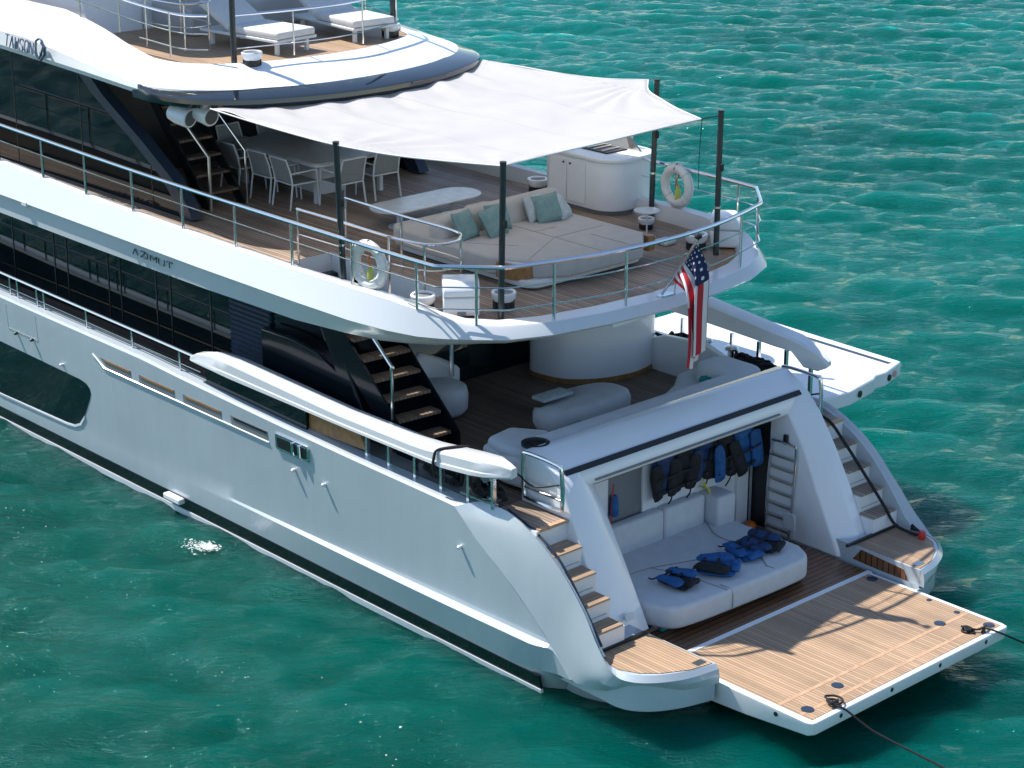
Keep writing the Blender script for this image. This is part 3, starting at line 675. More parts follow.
loop = [(-7.55, -1.84, 5.7), (-6.1, -1.9, 5.7), (-5.0, -1.88, 5.7), (-4.62, -1.98, 5.7), (-4.42, -2.3, 5.7), (-4.55, -2.66, 5.7), (-5.2, -2.8, 5.7), (-6.4, -2.8, 5.7), (-7.5, -2.83, 5.7)]
wr = railing('stairwell_railing', loop, .022, [((x, y_, 4.8), (x, y_, 5.7)) for x, y_ in ((-7.55, -1.84), (-6.1, -1.9), (-4.62, -1.98), (-4.6, -2.7), (-5.3, -2.8), (-7.5, -2.83))],
             [[(x, y_, z-.4) for x, y_, z in loop]], r_post=.02)

# sky lounge behind the dining table and its raked glass
sk = MB()
sk.prism([(-30, 4.802), (-11.15, 4.802), (-11.5, 5.3), (-12.5, 5.95), (-13.7, 6.6), (-14.3, 7.0), (-30, 7.0)], 'y', -2.55, -2.45)
sk.prism([(-30, 4.802), (-11.15, 4.802), (-11.5, 5.3), (-12.5, 5.95), (-13.7, 6.6), (-14.3, 7.0), (-30, 7.0)], 'y', 2.45, 2.55)
sk = sk.build('sky_lounge', 'glass', Y, sharp=20)
b = MB().bx(-30, -14.2, -2.44, 2.44, 4.803, 6.98); b.build('lounge_wall', 'black', sk)
for g in (-1, 1):
    b = MB(); rr = []
    for x, z in ((-14.15, 6.88), (-13.7, 6.55), (-12.5, 5.92), (-11.65, 5.42), (-11.25, 5.05), (-11.1, 4.803)):
        rr.append([(x, g*2.60, z), (x+.34, g*2.60, z+.03), (x+.34, g*2.38, z+.03), (x, g*2.38, z)])
    b.loft(rr, True, True); b.build('raked_pillar', 'carbon', sk)
for x in (-12.0, -14.2, -16.5, -19.0):
    b = MB().bx(x-.012, x+.012, -2.556, -2.54, 4.82, interp(x, [(-14, 6.95), (-12, 5.7)])); b.build('glass_joint', 'black', sk)
# upper stair to the sun deck
us = MB()
for y0 in (-1.95, -1.22):
    us.prism([(-11.42, 4.803), (-11.22, 4.803), (-11.22, 4.9), (-13.32, 7.2), (-13.57, 7.2)], 'y', y0, y0+.04)
us = us.build('sundeck_stair', 'black', Y)
for i in range(8):
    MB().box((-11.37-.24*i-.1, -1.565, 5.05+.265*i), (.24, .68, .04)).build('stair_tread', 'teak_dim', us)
MB().tube([(-11.14, -1.95, 4.81), (-11.14, -1.95, 5.75), (-13.02, -1.95, 7.1)], .03, 8).build('handrail', 'brass', us)
MB().tube([(-11.14, -1.2, 4.81), (-11.14, -1.2, 5.75), (-13.02, -1.2, 7.1)], .02, 8).build('handrail', 'chrome', us)

# sun deck
SD = [(-36, 1.6), (-26, 2.9), (-18, 3.22), (-14, 3.28), (-12, 3.28), (-11, 3.22), (-10.3, 2.95), (-9.75, 2.4), (-9.4, 1.6), (-9.22, .8), (-9.17, 0)]
IN = [(-36, .8), (-26, 2.0), (-18, 2.35), (-14, 2.4), (-12.6, 2.45), (-11.6, 2.5), (-11.0, 2.35), (-10.55, 1.9), (-10.28, 1.25), (-10.13, .6), (-10.1, 0)]
def sd_rows():
    A = []
    SDd = [Vector((p[0], p[1], 0)) for p in SD]; Id = [Vector((p[0], p[1], 0)) for p in IN]
    S2, I2 = spline(SDd, 4), spline(Id, 4)
    for p, q in zip(S2, I2):
        x = p.x; fwd_ = min(1, max(0, (-11.2-x)/3.5))
        zin = 7.42+.45*fwd_*(1 if x > -17 else .9); zo = 7.10+.02*fwd_
        zl = interp(x, [(-36, 7.3), (-15.5, 7.16), (-12.7, 7.08), (-11, 7.0), (-9.2, 6.96)])
        zc = zo+.30*fwd_+.06
        aft = 1-fwd_
        q3 = q+(q-p)*.08
        A.append([(q3.x, q3.y, 7.30), (q.x, q.y, zin), (q.x*.75+p.x*.25, q.y*.75+p.y*.25, zin-.01-.05*aft), (q.x*.25+p.x*.75, q.y*.25+p.y*.75, zc+.06*fwd_+.07), (p.x*.97+q.x*.03, p.y*.97+q.y*.03, zc), (p.x, p.y, zl+.08), (p.x*.995+q.x*.005, p.y*.99, zl), (q.x*.3+p.x*.7, q.y*.3+p.y*.7, zl-.05), (q.x-.3, q.y*.75, zl-.02)])
    return [[(a, -b_, c) for a, b_, c in r] for r in A]+[[*r] for r in A[-2::-1]]
sdk = MB().loft(sd_rows()).build('sundeck_coaming', 'white', Y, sharp=26)
b = MB().prism([(p[0], p[1]) for p in IN]+[(p[0], -p[1]) for p in IN[-2::-1]], 'z', 7.25, 7.36); b.build('sundeck_floor', 'teak', Y)
b = MB().prism([(p[0]-.3, p[1]*.95) for p in IN]+[(p[0]-.3, -p[1]*.95) for p in IN[-2::-1]], 'z', 6.93, 6.99); b.build('sundeck_ceiling', 'grey_wall', Y)
VI = spline([(-11.35, 3.24, 0), (-10.8, 3.22, 0), (-10.0, 2.98, 0), (-9.45, 2.45, 0), (-9.05, 1.65, 0), (-8.82, .8, 0), (-8.76, 0, 0)], 5)
rows = []
for p in VI:
    n = Vector((.9 if p.x > -10.4 else .5, p.y*.28, 0)).normalized(); t = min(1, max(.05, (p.x+11.2)/.9))
    pts = [p-n*.36*t+Vector((0, 0, 7.165)), p+n*.06*t+Vector((0, 0, 7.10)), p+n*.12*t+Vector((0, 0, 7.07)), p+n*.13*t+Vector((0, 0, 7.0)), p+n*.08*t+Vector((0, 0, 6.93)), p-n*.3*t+Vector((0, 0, 6.95))]
    rows.append(pts)
rows = [[(v.x, -v.y, v.z) for v in r] for r in rows]+[[tuple(v) for v in r] for r in rows[-2::-1]]
vis = MB().loft(rows, True, True).build('visor', 'visor', Y, sharp=24)
b = MB()
for i, ch in enumerate('TAWSON'):
    strokes(b, ch, -15.25+i*.165, 7.27-.006*i, .12, .20, -3.35, .014, .18)
b.build('lettering', 'letter2', sdk)
b = MB().tube(spline([(-14.18, -3.33, 7.50), (-14.05, -3.33, 7.54), (-13.94, -3.34, 7.46), (-13.98, -3.36, 7.32), (-14.08, -3.36, 7.20), (-14.16, -3.36, 7.28), (-14.20, -3.34, 7.40)], 3), .022, 6, True)
b.tube([(-13.96, -3.36, 7.5), (-13.86, -3.36, 7.42), (-13.88, -3.36, 7.3), (-14.02, -3.37, 7.18)], .03, 6); b.build('emblem', 'letter2', sdk)
# sundeck railing
z0 = 8.18
rp = [(-16.6, -2.35, 8.5), (-14.2, -2.42, 8.38), (-12.3, -2.44, 8.25), (-11.3, -2.30, z0), (-10.85, -2.05, z0)]
ra = [(-10.62, -1.72, z0), (-10.40, -.5, z0), (-10.36, .3, z0), (-10.5, 1.0, z0), (-10.8, 1.8, z0), (-11.2, 2.25, z0), (-12.3, 2.42, 8.25), (-15, 2.4, 8.4)]
railing('sundeck_railing', rp, .022, [((x, y_, interp(x, [(-16, 7.85), (-13, 7.72), (-11.5, 7.45), (-10.5, 7.40)])), (x, y_, interp(x, [(-16.6, 8.5), (-14.2, 8.38), (-12.3, 8.25), (-11.3, z0)]))) for x, y_ in ((-16.0, -2.36), (-14.2, -2.42), (-12.9, -2.44), (-11.5, -2.36))], [[(x, y_, z-.3) for x, y_, z in rp], [(x, y_, z-.56) for x, y_, z in rp[2:]]])
railing('sundeck_railing', ra, .022, [((x, y_, 7.42), (x, y_, z0)) for x, y_ in ((-10.62, -1.72), (-10.42, -.62), (-10.47, .9), (-11.1, 2.17), (-12.3, 2.42))], [[(x, y_, z-.55) for x, y_, z in ra]])
ri = [(-14.6, -.9, 8.2), (-13.2, -1.0, 8.2), (-12.2, -1.1, 8.2), (-11.95, -1.35, 8.2), (-12.1, -1.75, 8.2), (-13.0, -1.85, 8.2)]
railing('sundeck_railing', ri, .02, [((x, y_, 7.36), (x, y_, 8.2)) for x, y_ in ((-14.6, -.9), (-13.2, -1.0), (-12.2, -1.1), (-12.05, -1.7), (-13.0, -1.85))], [[(x, y_, z-.4) for x, y_, z in ri]])
# sundeck deckhouse sides
b = MB().prism([(-30, 7.36), (-14.6, 7.36), (-15.4, 9.6), (-30, 9.6)], 'y', -2.0, 2.0); dh = b.build('sundeck_house', 'white2', Y)
b = MB().prism(rrect(-28, -13.0, -2.5, 2.5, .6), 'z', 9.8, 9.95); b.build('hardtop', 'white2', dh, .04, 3)
b = MB().bx(-17.9, -16.2, -2.03, -1.995, 7.9, 8.6); b.build('house_window', 'grey_wall', dh)
b = MB().bx(-14.6, -13.3, -.7, 1.9, 7.362, 7.85); b.build('bench_base', 'grey', dh, .05, 3)

# ------------------------------------------------------------------ awning and its poles
def poly_at(pts, t):
    P = [Vector(p) for p in pts]; d = [0]
    for a, c in zip(P[:-1], P[1:]): d.append(d[-1]+(c-a).length)
    d = [x/d[-1] for x in d]
    return Vector([np.interp(t, d, [p[i] for p in P]) for i in range(3)])
fr_ = spline([(-9.55, -2.95, 6.97), (-9.45, -2.2, 6.93), (-9.15, -1.45, 6.93), (-8.97, -.7, 6.94), (-8.95, 0, 6.95), (-9.1, .9, 6.96), (-9.35, 1.7, 6.97), (-9.7, 2.5, 6.98), (-9.6, 2.9, 7.0)], 5)
af_ = spline([(-3.30, -2.36, 7.04), (-3.52, -1.2, 6.99), (-3.60, 0, 6.98), (-3.62, 1.1, 7.0), (-3.50, 1.96, 7.05)], 6)
po_ = spline([(-9.55, -2.95, 6.97), (-8.2, -3.12, 7.0), (-6.8, -3.30, 7.05), (-5.75, -3.36, 7.08), (-4.9, -3.08, 7.04), (-4.1, -2.72, 7.03), (-3.30, -2.36, 7.04)], 6)
sb_ = spline([(-9.6, 2.9, 7.0), (-8.6, 2.93, 7.02), (-7.7, 2.92, 7.04), (-6.75, 3.08, 7.06), (-6.1, 3.48, 7.08)], 8)[:-1]+spline([(-6.1, 3.48, 7.08), (-5.6, 2.97, 7.05), (-5.0, 2.64, 7.04), (-4.3, 2.29, 7.04), (-3.50, 1.96, 7.05)], 8)
NU, NV = 90, 70
g_ = np.random.default_rng(3); rows = []
c00, c01, c10, c11 = fr_[0], fr_[-1], af_[0], af_[-1]
for i in range(NU+1):
    u_ = i/NU; r = []
    a, b_ = poly_at(po_, u_), poly_at(sb_, u_)
    for j in range(NV+1):
        v_ = j/NV
        p = poly_at(fr_, v_)*(1-u_)+poly_at(af_, v_)*u_+a*(1-v_)+b_*v_-(c00*(1-u_)*(1-v_)+c10*u_*(1-v_)+c01*(1-u_)*v_+c11*u_*v_)
        w_ = math.sin(math.pi*u_)*math.sin(math.pi*v_)
        p.z -= .10*w_
        fade = math.exp(-u_*5.5)*min(1, 8*u_)                     # puckers where it is laced under the sun deck
        p.z += fade*(.05*math.sin(v_*46+2*math.sin(u_*9))+.03*math.sin(v_*19+1)+.02*math.sin(v_*83+u_*20))
        p.z += .012*w_*math.sin(v_*9+u_*5)
        for cx, cy in ((1, 0), (1, 1), (.62, 0), (.57, 1)):       # tension creases toward the corners
            du, dv = u_-cx, v_-cy; rr_ = math.hypot(du, dv)
            p.z += .030*math.exp(-rr_*5)*min(1, rr_*9)*math.sin(math.atan2(dv, du)*13)
        r.append(p)
    rows.append(r)
aw = MB().loft(rows)
o = aw.build('awning', 'awning', None, sharp=180)
sm = o.modifiers.new('thick', 'SOLIDIFY'); sm.thickness = .006
MB().tube(po_, .012, 6).tube(af_, .012, 6).tube(sb_, .012, 6).build('hem', 'cushwhite', o)
tag(o, 'white fabric sun awning stretched from the sun deck over the upper deck', 'awning')
poles = []
def pole(p0, p1, label):
    t = thing('awning_pole', label, 'pole', p0, group='awning poles')
    d = Vector(p1)-Vector(p0)
    MB().tube([Vector(p0), Vector(p0)+d*.5, p1], .047, 12).build('pole_tube', 'pole', t)
    MB().tube([p1, Vector(p1)+d.normalized()*.03], .05, 12).build('end_cap', 'black', t)
    m = Vector(p0)+d*.62
    MB().box(m+Vector((.05, 0, 0)), (.07, .05, .12)).build('cleat', 'black', t, .01, 2)
    MB().tube([Vector(p0)+d*.33, Vector(p0)+d*.335+d.normalized()*.02], .052, 12).build('collar', 'chrome', t)
    return t
pole((-3.30, -2.38, 4.803), (-3.27, -2.36, 7.08), 'black awning pole at the near corner, standing beside the white box and bowl')
pole((-3.5, 2.40, 4.803), (-3.58, 2.5, 7.07), 'black awning pole at the far aft corner, standing free beyond the awning tip')
pole((-5.75, -3.3, 4.803), (-5.78, -3.36, 7.10), 'black awning pole beside the port life ring and stair-well rail')
pole((-5.72, 3.22, 4.803), (-5.86, 3.44, 7.10), 'black awning pole between the bar counter and the far life ring')
b = MB().tube([(-3.50, 1.96, 7.05), (-3.57, 2.46, 7.02)], .008, 5).tube([(-3.52, 2.0, 7.04), (-3.6, 2.05, 6.4), (-3.6, 2.05, 5.9)], .006, 5)
tag(b.build('awning_line', 'rope'), 'thin dark cord hanging from the far corner tip of the awning', 'cord')

# ------------------------------------------------------------------ dining set
t = thing('dining_table', 'long dining table with grey stone top and white frame under the awning', 'table', (-11.45, .42, 4.802))
MB().prism(rrect(-12.72, -10.18, -.42, 1.26, .16, 4), 'z', 5.515, 5.545).build('tabletop', 'tabletop', t, .006, 2)
MB().prism(rrect(-12.70, -10.20, -.40, 1.24, .15, 4), 'z', 5.47, 5.514).build('table_rim', 'alu', t)
for x in (-12.5, -10.36):
    for y in (-.28, 1.12): MB().bx(x-.04, x+.04, y-.04, y+.04, 4.803, 5.47).build('leg', 'alu', t)
MB().prism(rrect(-11.9, -10.8, .15, .7, .1), 'z', 4.803, 5.47).build('pedestal', 'white2', t)
t = MB().lathe([(.06, 0), (.16, .03), (.25, .13), (.26, .15), (.23, .14), (.1, .04)], (0, 0, 0), 24).build('serving_bowl', 'white2'); t.location = (-11.55, .75, 5.546)
tag(t, 'white serving bowl standing on the grey dining table', 'bowl')
def chair_proto(loc, rz, label):
    t = thing('dining_chair', label, 'chair', loc, rz, 'dining chairs on the upper deck')
    def part(mb, n, m, **k): o = mb.build(n, m, None, shift=(0, 0, 0), **k); o.parent = t; return o
    part(MB().bx(-.24, .24, -.25, .25, .425, .445), 'seat', 'mesh')
    part(MB().loft([[(-.25, -.24, .46), (-.25, .24, .46)], [(-.30, -.24, .66), (-.30, .24, .66)], [(-.37, -.23, .86), (-.37, .23, .86)]]).loft([[(-.265, -.24, .46), (-.265, .24, .46)], [(-.315, -.24, .66), (-.315, .24, .66)], [(-.385, -.23, .86), (-.385, .23, .86)]]), 'backrest', 'mesh')
    for s in (-1, 1):
        part(MB().tube([(-.34, s*.27, 0), (-.27, s*.26, .44), (-.31, s*.26, .66), (-.385, s*.25, .88)], .017, 6), 'leg', 'alu')
        part(MB().tube([(.27, s*.27, 0), (.24, s*.27, .44), (.22, s*.27, .64)], .016, 6), 'leg', 'alu')
        part(MB().tube([(.22, s*.27, .64), (-.30, s*.265, .63)], .014, 6), 'armrest', 'alu')
    part(MB().tube([(-.385, -.25, .88), (-.385, .25, .88)], .016, 6), 'top_rail', 'alu')
    part(MB().tube([(.25, -.26, .43), (.25, .26, .43), (-.27, .26, .43), (-.27, -.26, .43)], .014, 6, True), 'seat_frame', 'alu')
    return t
c0 = chair_proto((-12.1, -.56, 4.803), R(90), 'white framed chair at the near long side of the table, nearest the stairs')
dup(c0, (-11.2, -.56, 4.803), R(92), 'white framed chair in the middle of the near long side of the table')
dup(c0, (-10.52, -.58, 4.803), R(88), 'white framed chair on the near long side beside the front corner table leg')
dup(c0, (-10.0, -.02, 4.803), R(180), 'white framed chair at the table end, directly behind the black awning pole')
dup(c0, (-10.12, .86, 4.803), R(176), 'white framed chair at the table end, right of the pole, back to the coffee table')
dup(c0, (-12.95, -.02, 4.803), R(2), 'white framed chair at the far table end facing the camera, its backrest in view')
dup(c0, (-12.95, .85, 4.803), R(-2), 'white framed chair at the far table end, mostly hidden under the awning edge')

# ------------------------------------------------------------------ coffee table, sunbed, cushions, bar
t = thing('coffee_table', 'low oblong coffee table with pale marble top in front of the sunbed', 'table', (-8.2, .38, 4.802))
MB().prism(rrect(-8.62, -7.82, -.72, 1.48, .39, 8), 'z', 5.13, 5.16).build('tabletop', 'marble', t, .006, 2)
for y in (-.2, .95): MB().lathe([(.2, 0), (.2, .02), (.06, .04), (.06, .325)], (-8.2, y, 4.803), 18).build('leg', 'alu', t)
t = thing('sunbed', 'wide beige two-sided sunbed with upright back on the upper deck', 'sunbed', (-5.4, 0, 4.802))
MB().prism(rrect(-7.15, -3.95, -1.18, 1.28, .25), 'z', 4.83, 4.95).build('base', 'cushwhite', t, .03, 3)
MB().prism([(-7.22, -1.15), (-7.0, -1.3), (-4.75, -1.33), (-4.05, -.95), (-3.78, -.55), (-3.75, 1.0), (-4.15, 1.42), (-7.0, 1.42), (-7.22, 1.2)], 'z', 4.95, 5.23).build('mattress', 'fabric', t, .05, 4)
MB().prism([(-4.73, -1.20), (-4.12, -.86), (-4.12, -1.10), (-4.3, -1.24), (-4.6, -1.30)], 'z', 4.93, 5.17).build('corner_tray', 'wood', t, .01, 2)
MB().prism([(-4.70, -1.18), (-4.16, -.88), (-4.16, -1.08), (-4.32, -1.2), (-4.6, -1.26)], 'z', 5.171, 5.18).build('tray_top', 'fabric2', t)
MB().bx(-4.28, -3.98, 1.36, 1.5, 4.95, 5.2).build('corner_tray', 'wood', t, .01, 2)
bk = MB(); sec = rrect(-.12, .12, 0, .42, .1, 4); rows = []
for y, h_, th in [(-1.26, .10, .7), (-1.25, .55, .9), (-1.15, .80, 1), (-.9, .93, 1), (.5, 1, 1), (1.22, 1.03, 1), (1.34, .98, .97), (1.39, .8, .9), (1.41, .2, .7)]:
    rows.append([(-6.02+p[0]*th-.10*(p[1]/.42), y, 5.17+p[1]*h_*1.02) for p in sec])
bk.loft(rows, True, True).build('backrest', 'fabric', t, sharp=70)
MB().prism(rrect(-7.05, -6.55, .15, .7, .1), 'z', 5.23, 5.32).build('seat_roll', 'fabric', t, .04, 3)
for a, c in (((-5.85, .15), (-4.85, .15)), ((-4.85, .15), (-3.8, .15)), ((-4.85, .15), (-4.2, -1.0)), ((-5.3, .15), (-5.3, .6)), ((-4.85, -.6), (-5.8, -1.25)), ((-4.85, .15), (-4.85, 1.2)), ((-4.6, .7), (-3.8, .72))):
    MB().tube([(a[0], a[1], 5.233), (c[0], c[1], 5.233)], .0045, 5).build('seam', 'seam', t)
def cushion(loc, rot, size, mat, label):
    b = MB(); n = 12; top = []; bot = []
    for i in range(n+1):
        r1, r2 = [], []
        for j in range(n+1):
            a, c = i/n*2-1, j/n*2-1
            pin = 1-.07*(1-a*a)*0-.06*((1-a*a)*abs(c)**3+(1-c*c)*abs(a)**3)
            h = .5*size[2]*max(0, (1-a**4)*(1-c**4))**.55+.006
            h *= 1+.12*math.sin(5*a+3*c+loc[0]*7)*(1-a*a)
            r1.append((a*size[0]/2*pin, c*size[1]/2*pin, h)); r2.append((a*size[0]/2*pin, c*size[1]/2*pin, -h))
        top.append(r1); bot.append(r2)
    b.loft(top); b.loft(bot); 
    edge = lambda g: [g[i][0] for i in range(n+1)]+[g[n][j] for j in range(1, n+1)]+[g[i][n] for i in range(n-1, -1, -1)]+[g[0][j] for j in range(n-1, 0, -1)]
    b.loft([edge(top), edge(bot)], True)
    o = b.build('scatter_cushion', mat, sharp=80); o.location = loc; o.rotation_euler = rot
    return tag(o, label, 'cushion', 'scatter cushions on the sunbed')
cushion((-5.78, -.88, 5.43), (0, R(62), R(12)), (.46, .46, .17), 'teal', 'teal cushion at the port end of the sunbed back, leftmost of all')
cushion((-5.62, -.44, 5.43), (R(6), R(58), R(18)), (.48, .48, .17), 'teal', 'teal cushion leaning in front, second from the left on the sunbed')
cushion((-5.80, -.18, 5.43), (0, R(66), R(-4)), (.44, .44, .16), 'teal', 'teal cushion half hidden behind the front left cushion and near pole')
cushion((-5.68, .78, 5.43), (R(8), R(60), R(-6)), (.48, .48, .17), 'teal', 'teal cushion of the right-hand pair on the sunbed')
cushion((-5.72, 1.10, 5.39), (R(-16), R(52), R(14)), (.46, .46, .18), 'greycush', 'pale grey crumpled cushion at the far right end of the sunbed')
cushion((-5.84, .66, 5.42), (0, R(68), R(8)), (.44, .44, .15), 'greycush', 'pale grey cushion tucked behind the right-hand teal cushion')
t = thing('bar_counter', 'white rounded bar counter with doors and an open grill on top', 'bar counter', (-7.1, 3.3, 4.802))
MB().prism(rrect(-8.0, -6.18, 2.72, 3.9, .42, 10), 'z', 4.88, 5.72).build('cabinet', 'white2', t, .02, 3)
MB().prism(rrect(-7.96, -6.24, 2.78, 3.86, .38, 10), 'z', 4.803, 4.88).build('plinth', 'grey_wall', t)
MB().prism(rrect(-8.02, -6.14, 2.69, 3.94, .44, 10), 'z', 5.72, 5.79).build('worktop', 'white', t, .015, 3)
for x in (-7.46, -7.0):
    d_ = MB().bx(x-.21, x+.21, 2.70, 2.716, 4.95, 5.66).build('door', 'white', t, .006, 2)
    MB().tube([(x+(.15 if x < -7.2 else -.15), 2.704, 5.60), (x+(.15 if x < -7.2 else -.15), 2.685, 5.60)], .02, 10).build('knob', 'black', d_)
gl = MB().bx(-7.6, -6.62, 3.05, 3.55, 5.791, 5.812).build('grill', 'black', t, .006, 2)
for x in (-7.42, -7.15, -7.0, -6.8): MB().bx(x, x+.05, 3.08, 3.5, 5.813, 5.826).build('grill_bar', 'brass', gl)
MB().box((-7.12, 3.70, 5.96), (.98, .03, .36), rx=R(-24)).build('grill_lid', 'grey_wall', gl, .01, 2)
MB().prism([(-6.62, 5.79), (-6.36, 5.79), (-6.72, 6.06)], 'y', 3.60, 3.64).build('lid_hinge', 'brass', gl)
t = thing('side_table', 'small round white side table on a thin stem beside the sunbed', 'side table', (-4.98, 2.35, 4.802))
MB().lathe([(.21, 0), (.22, .01), (.22, .022), (.2, .028)], (-4.98, 2.35, 5.235), 28).build('tabletop', 'marble', t)
MB().tube([(-4.98, 2.35, 4.82), (-4.98, 2.35, 5.24)], .014, 8).build('stem', 'alu', t)
MB().lathe([(.15, 0), (.15, .012), (.03, .02)], (-4.98, 2.35, 4.803), 24).build('foot', 'alu', t)
b = MB().bx(-4.62, -4.36, 2.15, 2.42, 4.803, 4.88)
tag(b.build('folded_towel', 'cushwhite', None, .03, 3, shift=(-4.5, 2.3, 4.803)), 'small folded white towel lying beside the foot of the round side table', 'towel')
def lantern(loc, label, s=.84, rz=0):
    t = thing('deck_bowl', label, 'deck bowl', loc, rz, 'white deck bowls on black bases')
    x, y, z = loc
    o = MB().lathe([(.175*s, 0), (.18*s, .02), (.17*s, .17*s), (.15*s, .18*s)], (0, 0, 0), 20).build('base', 'black', None, shift=(0, 0, 0)); o.parent = t
    o = MB().lathe([(.17*s, .14*s), (.215*s, .20*s), (.225*s, .29*s), (.21*s, .305*s), (.17*s, .30*s), (.16*s, .24*s)], (0, 0, 0), 24).build('bowl', 'white', None, shift=(0, 0, 0)); o.parent = t
    o = MB().lathe([(.165*s, .27*s), (.165*s, .275*s)], (0, 0, 0), 20).build('inset', 'grey_wall', None, shift=(0, 0, 0)); o.parent = t
    for a in (45, 135, 225, 315):
        o = MB().prism([(-.05*s, .015), (.05*s, .015), (.0, .16*s)], 'x', .176*s, .19*s).build('rib', 'black', None, shift=(0, 0, 0)); o.rotation_euler = (0, 0, R(a)); o.parent = t
    return t
lantern((-3.66, -2.0, 4.803), 'white bowl on a black base beside the near aft awning pole')
lantern((-3.95, 2.42, 4.803), 'white bowl on a black base beside the far aft awning pole behind the flag')
lantern((-5.35, 2.72, 4.803), 'white bowl on a black base hidden behind the round white side table', .62)
lantern((-8.36, 3.08, 4.803), 'white bowl on a black base near the left end of the bar counter')
lantern((-4.35, -2.95, 4.803), 'white bowl almost hidden by the bulwark, left of the near white box')
lantern((-10.33, -1.55, 7.362), 'white bowl on a black base at the port corner of the top deck', .8)
lantern((-10.95, 1.9, 7.362), 'white bowl on a black base at the far corner of the top deck', .8)
def box_locker(loc, rz, label):
    t = thing('deck_box', label, 'box', loc, rz, 'white deck boxes')
    def part(mb, n, m, **k): o = mb.build(n, m, None, shift=(0, 0, 0), **k); o.parent = t; return o
    part(MB().prism([(-.24, .02), (.24, .02), (.25, .30), (-.25, .30)], 'y', -.26, .26), 'body', 'white', bevel=.03, seg=3)
    part(MB().prism([(-.255, .31), (.255, .31), (.25, .40), (.13, .52), (-.25, .52)], 'y', -.265, .265), 'lid', 'white', bevel=.03, seg=3)
    part(MB().bx(-.245, .245, -.255, .255, .295, .315), 'lid_joint', 'grey', )
    part(MB().bx(.24, .262, -.06, .06, .03, .09), 'vent', 'grey_wall')
    return t
bx0 = box_locker((-3.9, -2.62, 4.803), R(-38), 'white deck box beside the near awning pole at the port rail')
dup(bx0, (-3.78, 2.95, 4.803), R(38), 'white deck box in the far corner behind the free-standing pole')
def life_ring(loc, rz, label):
    t = thing('life_ring', label, 'life ring', loc, rz, 'life rings on the upper rail')
    def part(mb, n, m, **k): o = mb.build(n, m, None, shift=(0, 0, 0), **k); o.parent = t; return o
    pth = [(.29*math.cos(2*math.pi*i/40), 0, .29*math.sin(2*math.pi*i/40)) for i in range(40)]
    part(MB().tube(pth, .078, 14, True), 'ring', 'ring')
    for a in (45, 135, 225, 315):
        c = Vector((.29*math.cos(R(a)), 0, .29*math.sin(R(a)))); q = []
        for i in range(14):
            p = 2*math.pi*i/14; q.append(c+Vector((math.cos(R(a)), 0, math.sin(R(a))))*.081*math.cos(p)+Vector((0, 1, 0))*.081*math.sin(p))
        part(MB().tube(q, .010, 5, True), 'rope_band', 'cushwhite')
    part(MB().tube([(.37*math.cos(R(a))*1.02, .0, .37*math.sin(R(a))*1.02) for a in range(0, 360, 12)], .008, 5, True), 'grab_line', 'cushwhite')
    bc = part(MB().lathe([(.03, -.26), (.05, -.25), (.055, -.10), (.035, -.06), (.03, 0)], (0.02, 0, 0), 12), 'beacon', 'lime')
    part(MB().tube(spline([(0, 0, .30), (.03, 0, .18), (-.02, 0, .08), (.02, 0, 0)], 4), .012, 6), 'beacon_strap', 'orange')
    part(MB().tube([(0, -.09, .29), (0, 0, .385), (0, .09, .29)], .014, 6), 'hanger', 'grey_wall')
    return t
lr = life_ring((-5.12, -3.32, 5.40), R(4), 'white life ring with lime beacon hanging on the near port rail')
dup(lr, (-5.27, 3.36, 5.44), R(-4), 'white life ring with lime beacon hanging on the far starboard rail')
# flagstaff and flag
t = thing('flagstaff', 'raked steel flagstaff at the aft edge of the upper deck', 'flagstaff', (-2.3, 0, 4.86))
ST0, ST1 = Vector((-2.36, -.03, 4.9)), Vector((-1.72, .02, 5.86))
MB().tube([ST0, ST1], .022, 10).build('staff', 'chrome', t)
MB().tube([(-2.28, .14, 4.88), ST0.lerp(ST1, .45)], .014, 8).build('brace', 'chrome', t)
MB().lathe([(.02, 0), (.055, .02), (.06, .05), (.045, .075), (.01, .085)], tuple(ST1), 14).build('finial', 'black', t)
MB().bx(-2.42, -2.30, -.09, .2, 4.862, 4.885).build('foot', 'chrome', t)
NUf, NVf = 44, 30; rows = []
T0, T1 = ST1-(ST1-ST0)*.06, ST0.lerp(ST1, .30)
for i in range(NUf+1):
    u_ = i/NUf; r = []
    for j in range(NVf+1):
        v_ = j/NVf
        h = T0.lerp(T1, v_)+Vector((.015, 0, -.02))
        # cloth swings down from the hoist, gathering under the staff tip
        drop = u_*1.62*(1-.10*v_)
        xg = -1.70-.09*v_; yg = .05-.16*(v_-.4)
        g = min(1, u_*2.1); s_ = g*g*(3-2*g)
        fold = .11*s_*math.sin(v_*13.5+.9)
        x = h.x*(1-s_)+(xg+.02*math.sin(v_*9))*s_+.10*math.sin(u_*3.1)*(1-v_)*.5
        y = h.y*(1-s_)+(yg)*s_+fold+.02*math.sin(7*u_+3*v_)
        zz = h.z*(1-.0)-drop*(.25+.75*min(1, u_*1.6))+(T0.z-h.z)*s_*.22
        r.append((x, y, zz))
    rows.append(r)
fl = MB().loft(rows).build('flag', 'flag', None, sharp=180, shift=tuple(T0))
uvl = fl.data.uv_layers.new(name='UVMap')
for p in fl.data.polygons:
    for li, vi in zip(p.loop_indices, p.vertices): uvl.data[li].uv = ((vi//(NVf+1))/NUf, (vi % (NVf+1))/NVf)
tag(fl, 'red white and blue stars and stripes flag drooping from the stern staff', 'flag')

